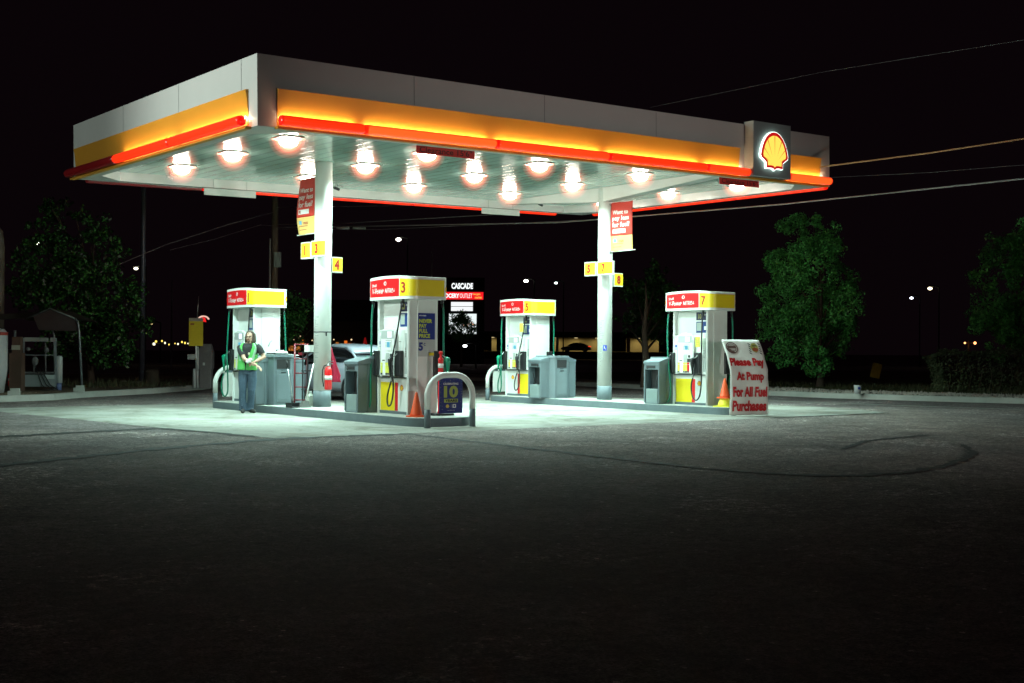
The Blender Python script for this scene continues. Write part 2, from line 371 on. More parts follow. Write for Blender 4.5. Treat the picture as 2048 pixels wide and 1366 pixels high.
# yellow coves and light bars
cove = [(.0,.003),(.003,.10),(.008,.24),(.025,.38),(.035,.50),(.055,.60)]
def bar_mat(name, core, rim, s):
    m = bpy.data.materials.new(name); m.use_nodes = True; n = m.node_tree.nodes; l = m.node_tree.links
    b = n["Principled BSDF"]; b.inputs["Base Color"].default_value = (.5, .02, .01, 1); b.inputs["Roughness"].default_value = .25
    at = n.new("ShaderNodeAttribute"); at.attribute_name = "lens"
    rp = n.new("ShaderNodeValToRGB"); e = rp.color_ramp.elements; e[0].position = .1; e[0].color = rim+(1,); e[1].position = .45; e[1].color = core+(1,)
    l.new(at.outputs["Fac"], rp.inputs[0]); l.new(rp.outputs[0], b.inputs["Emission Color"]); b.inputs["Emission Strength"].default_value = s
    return m
bmA = bar_mat("red_bar_lens", (1.0, .035, .004), (.85, .004, .002), 1.0)
bmB = bar_mat("orange_bar_lens", (1.0, .135, .018), (.95, .02, .004), 1.05)
bmOff = mat("unlit_red_lens", (.22, .008, .01), .3)
upl = emission("warm_tube", (1, .85, .50), 62.0)
upl2 = emission("warm_tube_end", (1, .62, .16), 9.0)
cut = {'front': [(.29,1.82,'A'),(1.82,4.5,'B'),(4.5,7.17,'A2'),(7.17,9.85,'A'),(9.85,11.14,'A2'),(12.38,13.83,'B')],
       'left': [(.2,2.97,'A'),(2.97,5.6,'A'),(5.6,8.32,'off')],
       'back': [(.3,2.9,'off'),(2.9,5.7,'A'),(5.7,8.5,'A'),(8.5,11.2,'A'),(11.2,13.2,'A')],
       'right': [(.2,2.9,'A'),(2.9,5.6,'A'),(5.6,8.1,'A')]}
covex = {'front': [(.33,11.0),(12.37,13.66)], 'left': [(.30,8.25)], 'back': [(.3,13.7)], 'right': [(.3,8.1)]}
bmA2 = bar_mat("red_orange_bar_lens", (1.0, .06, .008), (.9, .008, .003), 1.0)
for nm in faces:
    mf = faces[nm][0]
    for a0, a1 in covex[nm]:
        b = MB(); vs = [mf(a, o, HB+z) for a in (a0, a1) for o, z in cove]; k = len(cove)
        b.add(vs, [(i,i+1,k+i+1,k+i) for i in range(k-1)], 0, True)
        top = [mf(a0,cove[-1][0],HB+cove[-1][1]),mf(a1,cove[-1][0],HB+cove[-1][1]),mf(a1,0,HB+.61),mf(a0,0,HB+.61)]; b.add(top, [(0,1,2,3)])
        for a in (a0, a1): b.add([mf(a,o,HB+z) for o,z in cove]+[mf(a,0,HB+.61)], [tuple(range(k+1))])
        b.obj("cove_panel", yellowg, can)
    for a0, a1, kd in cut[nm]:
        # rounded lens tube with end caps: section centre out .155, z .085
        m = {'A': bmA, 'B': bmB, 'A2': bmA2, 'off': bmOff}[kd]
        N = 16; st = []; lens = []
        aa = [a0+.004, a0+.02, a0+.07, a1-.07, a1-.02, a1-.004]; qq = [.55, .95, 1, 1, .95, .55]
        b = MB(); rs = []
        for a, q in zip(aa, qq):
            rs.append([mf(a, .165+.085*q*math.cos(6.283*i/N), HB+(.09 if nm in ("front","left") else .045)+.085*q*math.sin(6.283*i/N)) for i in range(N)])
        b.rings(rs)
        o = b.obj("light_bar", m, can)
        at = o.data.attributes.new("lens", 'FLOAT', 'POINT')
        val = []
        for j, a in enumerate(aa):
            for i in range(N):
                th = 6.283*i/N; h_ = math.sin(th)           # brightness of the lens across its section
                v = 1-abs((h_+.15))**1.5*.95
                val.append(0 if j in (0,1,4,5) else max(0, v))
        at.data.foreach_set("value", val)
        if kd != 'off':
            b = MB(); e = .10
            b.tube([mf(a0+e, .056, HB+.163), mf(a1-e, .056, HB+.163)], .013, 8)
            b.obj("tube_strip", upl, o)
    b = MB(); A0, A1 = cut[nm][0][0], cut[nm][-1][1]
    if nm in ("back","right"): continue
    vs = [mf(a, oo, HB+z) for a in (A0, A1) for oo, z in ((.004,-.03),(.11,-.03),(.11,.008),(.004,.008))]
    b.add(vs, [(0,1,5,4),(1,2,6,5),(2,3,7,6),(0,4,7,3),(0,3,2,1),(4,5,6,7)]); b.obj("bar_trim", yellowg if nm in ('front','left') else mat("trim_grey", (.15,.15,.14), .5), can)
# emblem box
sb = MB(); sb.bbox((11.16,-.27,HB+.02), (12.36,-.002,HT+.04), .012); sbo = sb.obj("sign_box", mat("sign_box_grey", (.22,.24,.24), .45), can)
eR = emission("emblem_red", (.75,.004,.008), .75); eY = emission("emblem_yellow", (1,.72,.10), 1.15); eW = emission("emblem_halo", (.75,1,.9), 2.6)
b = MB(); fn = lambda x, z, o: (x, -.33-o, z)
P = [(11.75+x*.445, HB+.57+(y-.5)*.80) for x, y in SHELL_O]; n = len(P)
b.add([fn(x,z,0) for x,z in P]+[fn(x,z,-.045) for x,z in P], [(i,(i+1)%n,n+(i+1)%n,n+i) for i in range(n)], 2)
emblem(b, 11.75, HB+.57, .43, .78, lambda x,z,o: (x,-.335-o,z), 0, 1, .004)
P2 = [(11.75+x*.45, HB+.57+(y-.5)*.81) for x, y in SHELL_O]
b.add([(x,-.288,z) for x,z in P2]+[(11.75,-.288,HB+.57)], [(i,(i+1)%n,n) for i in range(n)], 2)
b.obj("emblem", [eR, eY, eW], sbo)
# columns
for cx, nm in ((XA, 0), (XB, 1)):
    z0 = .15
    b = MB(); H = HS-.0
    b.rings([[(cx+math.cos(6.2832*k/40)*.172, YC+math.sin(6.2832*k/40)*.172, z) for k in range(40)] for z in (.47, HS+cz(cx,YC)+.002)])
    c_ = b.obj("column", white, can); c_.matrix_parent_inverse = (Matrix.Translation((.10,.03,0))@CR.to_matrix().to_4x4()).inverted()
    b = MB(); b.rings([[(cx+math.cos(6.2832*k/40)*.176, YC+math.sin(6.2832*k/40)*.176, z) for k in range(40)] for z in (.15, .475)])
    b.obj("painted_base", grayp, c_)
    b = MB()
    if nm == 0:
        b.rings([[(cx+math.cos(6.2832*k/40)*.175, YC+math.sin(6.2832*k/40)*.175, z) for k in range(40)] for z in (1.63,1.65)]); b.box((3.60,4.17,1.56),(3.62,4.19,1.63)); b.obj("strap", dark, c_)
    else:
        th = math.atan2(-.9,-.65); fnp = lambda s_, z: (cx+math.cos(th+s_/.175)*.1745, YC+math.sin(th+s_/.175)*.1745, z)
        patch(b, -.055, .03, 1.31, 1.44, fnp, 0, 4)
        fnp2 = lambda s_, z: (cx+math.cos(th+s_/.175)*.1765, YC+math.sin(th+s_/.175)*.1765, z)
        for x0,x1,z0_,z1_ in ((-.03,-.018,1.36,1.42),(-.03,.005,1.36,1.37),(-.005,.005,1.33,1.37),(-.03,-.01,1.39,1.40)): patch(b, x0, x1, z0_, z1_, fnp2, 1)
        b.obj("access_sticker", [mat("sticker_blue", (.02,.06,.5), .4), txtw], c_)
    # printed table of small lines on the left side of the column
    b = MB(); th = math.atan2(-.25,-1) if nm == 0 else math.atan2(-.35,-1); fnp = lambda s_, z: (cx+math.cos(th+s_/.175)*.1742, YC+math.sin(th+s_/.175)*.1742, z)
    for k in range(34):
        z = .95+k*.032+.02*rnd.random(); 
        if rnd.random() < .75: patch(b, -.03, -.03+rnd.uniform(.02,.10), z, z+.008, fnp, 0, 2)
    b.obj("printed_notice", mat("faint_print", (.42,.46,.45), .6), c_)

# ---------------------------------------------------------------- canopy lights
def halo_glow(name, col, st):  # emissive volume that draws the soft pink glare halo round a lamp
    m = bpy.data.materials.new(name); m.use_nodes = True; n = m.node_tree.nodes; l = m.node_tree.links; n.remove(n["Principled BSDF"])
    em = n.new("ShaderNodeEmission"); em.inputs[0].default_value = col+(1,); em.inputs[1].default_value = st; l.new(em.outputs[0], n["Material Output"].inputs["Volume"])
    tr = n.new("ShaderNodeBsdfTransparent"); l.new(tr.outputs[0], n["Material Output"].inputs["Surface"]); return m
halo_out, halo_mid, halo_in, halo_core = halo_glow("lamp_halo_outer", (1,.20,.13), .55), halo_glow("lamp_halo_middle", (1,.24,.14), 1.3), halo_glow("lamp_halo_inner", (1,.36,.20), 2.6), halo_glow("lamp_halo_core", (1,.66,.42), 4.5)
hot = emission("lamp_core", (1.0, .95, .82), 34)
fixx = (1.52, 4.42, 7.15, 9.95, 13.03); fixy = (1.86, 4.08, 6.44)
rown = ("front", "middle", "back"); coln = ("nearest the left end", "second from the left end", "in the middle of the row", "second from the right end", "nearest the right end")
proto = None
for j, fy in enumerate(fixy):
    for i, fx in enumerate(fixx):
        z = HS-.004+cz(fx, fy)
        if proto is None:
            t = T("canopy_light", "", "light", (fx,fy,z), CR, "round lamps under the canopy")
            b = MB(); b.bbox((-.22,-.22,-.02),(.22,.22,0), .05); b.obj("housing", mat("housing_tint",(.55,.42,.38),.4), t, bevel=.006)
            for q, zb_, nm_, mm_ in ((.35,.37,"lens",halo_out),(.29,.31,"lens",halo_mid),(.235,.26,"lens",halo_in),(.19,.215,"lens",halo_core)):  # nested halo shells carrying the glare, the lens objects are not real glass
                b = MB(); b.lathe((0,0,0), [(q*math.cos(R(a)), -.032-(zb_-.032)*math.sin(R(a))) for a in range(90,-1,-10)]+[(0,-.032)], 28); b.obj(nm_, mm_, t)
            b = MB(); b.lathe((0,0,0), [(.0,-.04),(.15,-.045),(.165,-.08),(.14,-.13),(.08,-.16),(.0,-.17)], 24, cap=False); b.obj("lamp", hot, t)
            ld = bpy.data.lights.new("fixture_light", 'AREA'); ld.shape = 'DISK'; ld.size = .30; ld.energy = FIX_W; ld.color = LIGHTC; ld.spread = R(152)
            lo = bpy.data.objects.new("fixture_light", ld); COL.objects.link(lo); lo.parent = t; lo.location = (0,0,-.19)
            proto = t
        else:
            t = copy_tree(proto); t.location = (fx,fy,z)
        t["label"] = "glowing dropped-lens lamp under the canopy, %s row, the one %s" % (rown[j], coln[i])

# ---------------------------------------------------------------- clearance signs
redsign = mat("clear_sign_red", (.55,.02,.02), .5)
for k, (x0, y0, back) in enumerate(((3.18,.35,0),(10.80,.35,0),(2.75,8.10,1),(10.33,8.10,1))):
    t = T("clearance_sign", ("long red hanging clearance sign under the front canopy edge, the left one in view","long red hanging clearance sign under the front right canopy corner below the shell emblem","long pale blank back of a sign hanging from the rear canopy edge, the left one","long pale blank back of a sign hanging from the rear canopy edge, the right one")[k], "sign",
          (x0, y0, 4.70+cz(x0,y0)), CR, "clearance signs hung under the canopy edges")
    dz = .0 if not back else -.05
    b = MB(); b.box((0,-.008,-.075+dz),(1.24,.008,.075+dz)); b.obj("panel", redsign if not back else mat("sign_back", (.62,.66,.63), .5), t)
    for xx in (.22,1.02):
        b = MB(); b.tube([(xx,0,.075+dz),(xx,0,.24)], .006); b.obj("hanger", metal, t)
    if not back:
        b = MB(); text(b, "Clearance 15'6\"", .06, 1.18, -.05, .055, lambda x,z: (x,-.011,z), 0, .012); b.obj("lettering", mat("dark_letters", (.04,.008,.008), .6), t)

# ---------------------------------------------------------------- small cameras under the canopy
for k, (u, x, y) in enumerate(((0,1.75,7.6),(1,5.6,7.3),(2,11.7,7.4),(3,12.4,1.6))):
    t = T("security_camera", ("small white camera under the canopy's back left","small dark camera under the canopy's back edge right of the left column","small dark camera under the canopy near the back right corner","small white camera under the canopy's right end")[k], "camera", (x,y,HS+cz(x,y)), CR)
    b = MB(); b.tube([(0,0,0),(0,0,-.08)], .015); b.obj("mount", metal, t)
    b = MB(); b.tube([(-.06,-.02,-.10),(.08,.02,-.13)], .032); b.obj("housing", whitem if k in (0,3) else dark, t)
    b = MB(); b.tube([(0,.03,-.01),(.10,.06,-.05),(.18,.08,-.03),(.22,.08,-.07)], .006, 6); b.obj("cable", dark, t)

# ================================================================ ISLANDS
def island(x0, x1, y0, y1, label):
    b = MB(); cx = (x0+x1)/2; hw = (x1-x0)/2; poly = []
    for k in range(25):
        a = math.pi+math.pi*k/24; poly.append((cx+hw*math.copysign(abs(math.cos(a))**.6, math.cos(a)), y0+.62+.62*math.copysign(abs(math.sin(a))**.6, math.sin(a))))
    for k in range(25):
        a = math.pi*k/24; poly.append((cx+hw*math.copysign(abs(math.cos(a))**.6, math.cos(a)), y1-.62+.62*abs(math.sin(a))**.6))
    t = T("pump_island", label, "kerb island", (0,0,0), 0, "raised kerb islands under the pumps")
    b.prism(poly, 0, .146); b.obj("kerb", concg, t)
    b = MB(); P = [(cx+(x-cx)*.97, (y0+y1)/2+(y-(y0+y1)/2)*.992) for x,y in poly]; b.prism(P, .1, .15)
    b.obj("top_slab", conc, t)
island(2.83, 4.06, -.32, 8.05, "long raised grey kerb island under the two left pumps and the left column")
island(10.42, 11.75, -.25, 8.05, "long raised grey kerb island under the two right pumps and the right column")

# ================================================================ PUMPS
padw = mat("pump_white", (.80,.83,.80), .3, noise=.05, coat=.3)
pgray = mat("pump_grey", (.42,.45,.44), .35)
scr = emission("screen", (.75,.8,1), 1.3, (.1,.1,.1)); lcd = emission("blue_display", (.12,.55,.75), .9)
blkv = mat("vent_brown", (.14,.10,.09), .6)
limey = mat("grade_yellow", (.70,.72,.10), .4)
peY = mat("emblem_paint_yellow", (.85,.50,.03), .4); peR = mat("emblem_paint_red", (.6,.02,.01), .4)
HDz0, HDz1 = 2.035, 2.43
def outline(hx, hy, r, n=8):
    """closed outline as list (arc a, x, y): a=0 at middle of the -x face, increasing towards -y"""
    P = [(-hx, 0)]; 
    def arc(cx, cy, a0): return [(cx+r*math.cos(a0+R(90)*k/n), cy+r*math.sin(a0+R(90)*k/n)) for k in range(n+1)]
    P += arc(-hx+r, -hy+r, R(180)); P += arc(hx-r, -hy+r, R(270)); P += [(hx,0)]; P += arc(hx-r, hy-r, 0); P += arc(-hx+r, hy-r, R(90)); P += [(-hx,0)]
    out = []; a = 0; pv = None
    for p in P:
        if pv: a += math.hypot(p[0]-pv[0], p[1]-pv[1])
        if not pv or math.hypot(p[0]-pv[0], p[1]-pv[1]) > 1e-6: out.append((a, p[0], p[1]))
        pv = p
    return out
OL = outline(.385, .69, .15); PER = OL[-1][0]
def hp(a, z, off=0):
    a = a % PER
    for (a0,x0,y0),(a1,x1,y1) in zip(OL, OL[1:]):
        if a0 <= a <= a1+1e-9:
            f = (a-a0)/(a1-a0); x = x0+(x1-x0)*f; y = y0+(y1-y0)*f; nx, ny = -(y1-y0), (x1-x0); L = math.hypot(nx, ny)
            nx, ny = nx/L, ny/L
            if nx*x+ny*y < 0: nx, ny = -nx, -ny
            arch = .035*(1-(y/.69)**2)*(1 if z > 2.2 else .15)
            return (x+nx*off, y+ny*off, z+arch)
def make_pump(num, x, y, label, flip, hosevar, poster):
    t = T("fuel_pump", label, "fuel pump", (x, y, .15), 0, "fuel pumps on the islands")
    t.scale = (1.06, 1.07, 1)
    # header
    b = MB(); P = [hp(PER*k/96, 0) for k in range(96)]
    rs = [[hp(PER*k/96, z) for k in range(96)] for z in (HDz0, HDz1)]
    b.rings(rs, smooth=False); hd = b.obj("header", padw, t, bevel=.004)
    bands = MB(); let = MB()
    for h_ in (0, PER/2):
        patch(bands, h_-.575, h_+.325, HDz0+.055, HDz1-.05, lambda a,z: hp(a,z,.003), 0, 16)
        patch(bands, h_+.345, h_+PER/2-.735, HDz0+.055, HDz1-.05, lambda a,z: hp(a,z,.003), 1, 40)
        f = lambda a,z: hp(a,z,.006)
        text(let, "Shell", h_-.51, h_-.37, HDz0+.222, HDz0+.275, f, 0, .008)
        text(let, "V-Power", h_-.51, h_-.15, HDz0+.115, HDz0+.19, f, 0, .008, .12)
        text(let, "NITRO+", h_-.10, h_+.20, HDz0+.12, HDz0+.175, f, 0, .008, .12)
        text(let, "0", h_-.135, h_-.06, HDz0+.225, HDz0+.30, f, 0, .0)
        text(let, str(num), h_+.395 if num != 1 else h_+.40, h_+.515 if num != 1 else h_+.435, HDz0+.11, HDz0+.285, f, 1, .03)
        emblem(bands, h_-.655, HDz0+.19, .055, .10, lambda a,z,o: hp(a,z,.003+o), 2, 3, .0015)
    bands.obj("colour_band", [red, yellow, peR, peY], hd); let.obj("lettering", [txtw, txtred], hd)
    # body: end panels, core
    b = MB()
    b.bbox((-.30,-.485,0),(.30,-.43,2.04), .02); b.bbox((-.30,.43,0),(.30,.485,2.04), .02)
    b.box((-.20,-.43,1.50),(.20,.43,2.04)); b.box((-.285,-.43,.66),(.285,.43,1.50)); b.box((-.262,-.43,.05),(.262,.43,.655))
    b.bbox((-.13,-.500,.02),(.13,-.484,2.04), .008); b.bbox((-.13,.484,.02),(.13,.5,2.04), .008)
    b.obj("cabinet", padw, t, bevel=.006)
    b = MB(); b.box((-.275,-.43,0),(.275,.43,.05)); b.obj("plinth", grayp, t)
    for sd in (-1, 1):
        def F(s_, z, d): return (sd*d, (s_ if sd > 0 else -s_), z)
        def fbox(mb, s0, s1, z0, z1, d0, d1, mi=0):
            p, q = F(s0,z0,d0), F(s1,z1,d1); mb.box(tuple(map(min,p,q)), tuple(map(max,p,q)), mi)
        b = MB(); fbox(b, -.43, .43, .645, .662, .285, .315); b.obj("shelf", dark, t)  # dark ledge strip, its colour holds the shadow line
        # lower doors
        b = MB()
        if not flip: y0, y1, r0, r1, ex = -.41, .04, .04, .125, .24
        else: y0, y1, r0, r1, ex = .06, .42, -.03, .055, -.22
        fbox(b, y0, y1, .055, .56, .262, .266, 0); fbox(b, r0, r1, .055, .56, .262, .266, 1)
        emblem(b, ex, .47, .055, .105, lambda s_,z,o: F(s_,z,.266+o), 2, 3, .002)
        fbox(b, .035, .04, .06, .62, .262, .268, 4)
        b.obj("lower_panel", [yellow, red, peR, peY, pgray], t)
        # console with rounded top
        b = MB(); pr = []
        for k in range(13):
            a = math.pi*k/12; pr.append((-.08+.235*math.cos(a), 1.42+.13*math.sin(a)))
        pr += [(-.315,.90),(-.335,.68),(.16,.68),(.155,.90)]
        b.add([F(s_,z,.285) for s_,z in pr]+[F(s_,z,.345) for s_,z in pr], [(i,(i+1)%len(pr),len(pr)+(i+1)%len(pr),len(pr)+i) for i in range(len(pr))]+[tuple(range(len(pr),2*len(pr)))])
        con = b.obj("console", padw, t, bevel=.012)
        b = MB(); fbox(b, -.275,.115,1.345,1.49,.3455,.348,0); fbox(b,-.30,-.285,.70,1.40,.3455,.348,0); fbox(b,.125,.137,.70,1.40,.3455,.348,0)
        fbox(b, -.22,-.13,.905,1.07,.3455,.349,1); fbox(b,-.12,-.02,.91,1.09,.3455,.349,0)
        b.obj("bezel", [pgray, padw], con)
        b = MB(); fbox(b, -.08,.05,1.36,1.475,.348,.351); b.obj("screen", scr, con)
        b = MB(); fbox(b, -.155,.055,1.13,1.33,.3455,.352,1); fbox(b, -.09,.0,1.19,1.285,.352,.355,0); fbox(b,-.13,.03,1.312,1.318,.352,.354,2)
        for q in range(4): fbox(b,-.125,-.11,1.19+q*.025,1.203+q*.025,.352,.354,2); fbox(b,.015,.03,1.19+q*.025,1.203+q*.025,.352,.354,2)
        b.obj("price_display", [lcd, padw, dark], con)
        b = MB(); fbox(b,.01,.06,1.02,1.075,.3455,.356); fbox(b,-.01,.075,.925,1.0,.3455,.356); fbox(b,-.235,-.155,.945,.965,.3455,.35); b.obj("card_reader", dark, con)
        b = MB()
        for s0, mi in ((-.28,0),(-.135,0),(-.075,0),(-.015,1)):
            fbox(b, s0, s0+.05, .73, .865, .3455, .352, mi); fbox(b, s0, s0+.05, .875, .915, .3455, .352, mi)
            fbox(b, s0+.005, s0+.045, .70, .728, .3455, .353, 2)
        b.obj("grade_button", [limey, red, dark], con)
        # stickers and posters on the face
        b = MB(); fbox(b,-.42,-.345,1.24,1.30,.285,.288,0); fbox(b,-.42,-.35,1.20,1.215,.285,.288,0); fbox(b,.18,.25,1.29,1.296,.285,.288,1); fbox(b,-.42,-.35,1.465,1.472,.285,.288,1)
        b.obj("card_sticker", [mat("sticker_midblue", (.06,.12,.42), .4), dark], t)
        b = MB(); fbox(b,.36,.425,.72,1.44,.285,.289,0)
        for q in range(6): fbox(b,.37,.41,1.02+q*.03,1.03+q*.03,.289,.292,1)
        b.obj("vent", [pgray, blkv], t)
        b = MB(); s0, s1 = .09, .42
        fbox(b, s0, s1, 1.83, 2.0, .20, .204, 0); fbox(b, s0, s1, 1.56, 1.80, .20, .204, 1); fbox(b, s0+.02, s0+.14, 1.60, 1.78, .204, .207, 2); fbox(b, s0+.22,s0+.29,1.62,1.70,.204,.207,3)
        text(b, "10", s0+.06, s0+.14, 1.86, 1.97, lambda s_,z: F(s_,z,.208), 4, .02)
        text(b, "CELEBRATING", s0+.17, s1-.01, 1.93, 1.96, lambda s_,z: F(s_,z,.208), 3, .01)
        b.obj("poster", [mat("poster_dark", (.03,.03,.07), .4), mat("poster_blue2", (.02,.05,.2), .4), mat("poster_pale", (.4,.45,.42), .4), txtw, mat("poster_gold", (.35,.33,.08), .4)], t)
        # nozzle boots
        b = MB(); fbox(b, -.52,-.41,.67,1.13,.20,.36); b.obj("nozzle_boot", black, t, bevel=.012)
        b = MB(); fbox(b,.17,.33,.67,1.13,.285,.365); b.obj("nozzle_boot", black, t, bevel=.012)
        # hoses
        hg = [(-.56,2.04),(-.565,1.75),(-.545,1.35),(-.50,1.0),(-.45,.68),(-.40,.34),(-.44,.10),(-.58,.02),(-.70,.06),(-.70,.25),(-.62,.5),(-.585,.66)]
        if hosevar == 1: hg = [(-.56,2.04),(-.56,1.7),(-.52,1.3),(-.50,.9),(-.48,.55),(-.46,.25),(-.52,.08),(-.60,.10),(-.64,.3),(-.61,.5),(-.595,.66)]
        if hosevar == 2: hg = [(-.56,2.04),(-.56,1.6),(-.55,1.1),(-.48,.8),(-.42,.45),(-.42,.18),(-.58,.10),(-.74,.25),(-.76,.45),(-.70,.62),(-.60,.68)]
        hb = [(.40,2.04),(.40,1.8),(.41,1.3),(.43,.8),(.44,.45),(.40,.2),(.30,.11),(.19,.2),(.14,.42),(.17,.62),(.19,.68)]
        if hosevar == 1: hb = [(.36,2.04),(.33,1.8),(.25,1.35),(.17,1.0),(.20,.75),(.24,.45),(.18,.2),(.06,.15),(.0,.3),(.03,.5),(.09,.68)]
        def smooth(pts, d, n=5):
            P = [Vector((a,z)) for a,z in pts]; out = []
            for i in range(len(P)-1):
                p0,p1,p2,p3 = P[max(i-1,0)],P[i],P[i+1],P[min(i+2,len(P)-1)]
                for k in range(n):
                    u = k/n; q = .5*((2*p1)+(p2-p0)*u+(2*p0-5*p1+4*p2-p3)*u*u+(3*p1-p0-3*p2+p3)*u**3); out.append(q)
            out.append(P[-1]); m_ = len(out)
            return [F(q.x, q.y, d+.10*math.sin(math.pi*i/m_)) for i, q in enumerate(out)]
        b = MB(); b.tube(smooth(hg, .33), .0165, 8); b.obj("hose", green, t)
        b = MB(); b.tube(smooth(hb, .33), .0145, 8); b.obj("hose", black, t)
        b = MB()
        for a_, zz in ((-.56,0),(hb[0][0],0)): b.tube([F(a_,2.05,.33),F(a_,1.97,.33)], .026, 8); b.tube([F(a_,1.97,.33),F(a_,1.90,.335)], .019, 8)
        b.obj("swivel", black, t)
        # nozzles
        for s_, m_, ex_ in ((-.60 if hosevar != 2 else -.62, greenn, -.47), ((.13 if hosevar == 1 else .19), black, .27)):
            d = .42
            b = MB(); b.tube([F(s_+.015,.66,d),F(s_,.78,d),F(s_-.005,.88,d),F(s_+.005,.97,d),F(s_+.035,1.01,d-.01)], [.018,.024,.036,.05,.026], 10)
            b.ell(F(s_,.965,d), (.04,.052,.055) , 12, 8)
            nz_ = b.obj("nozzle", m_, t)
            b = MB(); b.tube([F(s_+.03,1.0,d-.01),F(s_+.09,1.05,d-.04),F(ex_,1.10,d-.08)], .011, 8); b.tube([F(s_+.015,.66,d),F(s_+.018,.59,d)], .015, 8); b.obj("spout", metal, nz_)
            b = MB(); b.tube([F(s_+.045,.93,d),F(s_+.075,.86,d),F(s_+.065,.78,d),F(s_+.02,.74,d)], .007, 6); b.obj("lever_guard", dark, nz_)
    if poster:
        E_ = lambda s_, z, o=.0: (s_, -.5015-o, z)
        b = MB(); 
        patch(b, -.12, .22, 1.33, 1.80, lambda s_,z: (s_, -.504, z), 0); patch(b, -.12,.22,1.03,1.325, lambda s_,z: (s_,-.504,z), 1)
        f = lambda s_,z: (s_,-.507,z)
        text(b,"MEMBERS",-.10,.04,1.745,1.765,f,3,.02)
        for k, s1_, wd in ((0,"NEVER",.26),(1,"PAY",.15),(2,"FULL",.17),(3,"PRICE",.22)):
            text(b, s1_, -.10, -.10+wd, 1.625-k*.088, 1.695-k*.088, f, 2, .04)
        text(b,"5",-.11,-.02,1.13,1.28,f,0,.05); text(b,"c",-.01,.03,1.22,1.27,f,0,.02); patch(b,.10,.21,1.045,1.10,f,4); patch(b,-.0,.18,1.13,1.137,f,5)
        b.obj("end_poster", [blue, mat("poster_grey", (.50,.53,.52), .4), lime, txtw, yellow, pgray], t)
        b = MB(); b.box((-.30,-.492,.012),(-.02,-.4865,.42)); b.obj("stain_panel", mat("faded_pink", (.72,.55,.50), .35), t)
    elif num == 1:
        b = MB(); b.tube([(.02,-.505,1.20),(.05,-.505,1.29),(.10,-.505,1.33)], .012, 6); b.obj("end_sticker", pgray, t)
    return t
PUMP_A, PUMP_B, YN, YF = 3.65, 11.25, 1.31, 7.33
p1 = make_pump(1, PUMP_A, YF, "fuel pump numbered 1, beside the attendant, at the far end of the left island", True, 2, False)
p3 = make_pump(3, PUMP_A, YN, "fuel pump numbered 3, nearest the camera, with a blue price poster on its end", False, 1, True)
p5 = make_pump(5, PUMP_B, YF, "fuel pump numbered 5, at the far end of the right island", True, 1, False)
p7 = make_pump(7, PUMP_B, YN, "fuel pump numbered 7, behind the hanging pay-at-pump banner", False, 0, False)
notm = mat("notice_yellow", (.72,.78,.10), .6)
for px, py, s_, z0, d, lab in ((PUMP_B,YN,.34,1.25,.42,"yellow paper notice at the edge of the pump behind the hanging banner"),(PUMP_B,YF,.28,1.62,.42,"yellow paper notice high on the pump left of the right column")):
    b = MB(); N = 6
    vs = [(px-d-.01*math.sin(i*1.1), py-s_-.07+.14*i/N, z0+.15+q*.22) for i in range(N+1) for q in (0,1)]
    b.add(vs, [(2*i,2*i+2,2*i+3,2*i+1) for i in range(N)])
    for q in range(3): b.box((px-d-.016,py-s_-.05,z0+.2+q*.05),(px-d-.013,py-s_+.05,z0+.206+q*.05),1)
    o = b.obj("paper_notice", [notm, mat("notice_ink", (.35,.25,.03), .6)]); tag(o, lab, "notice")

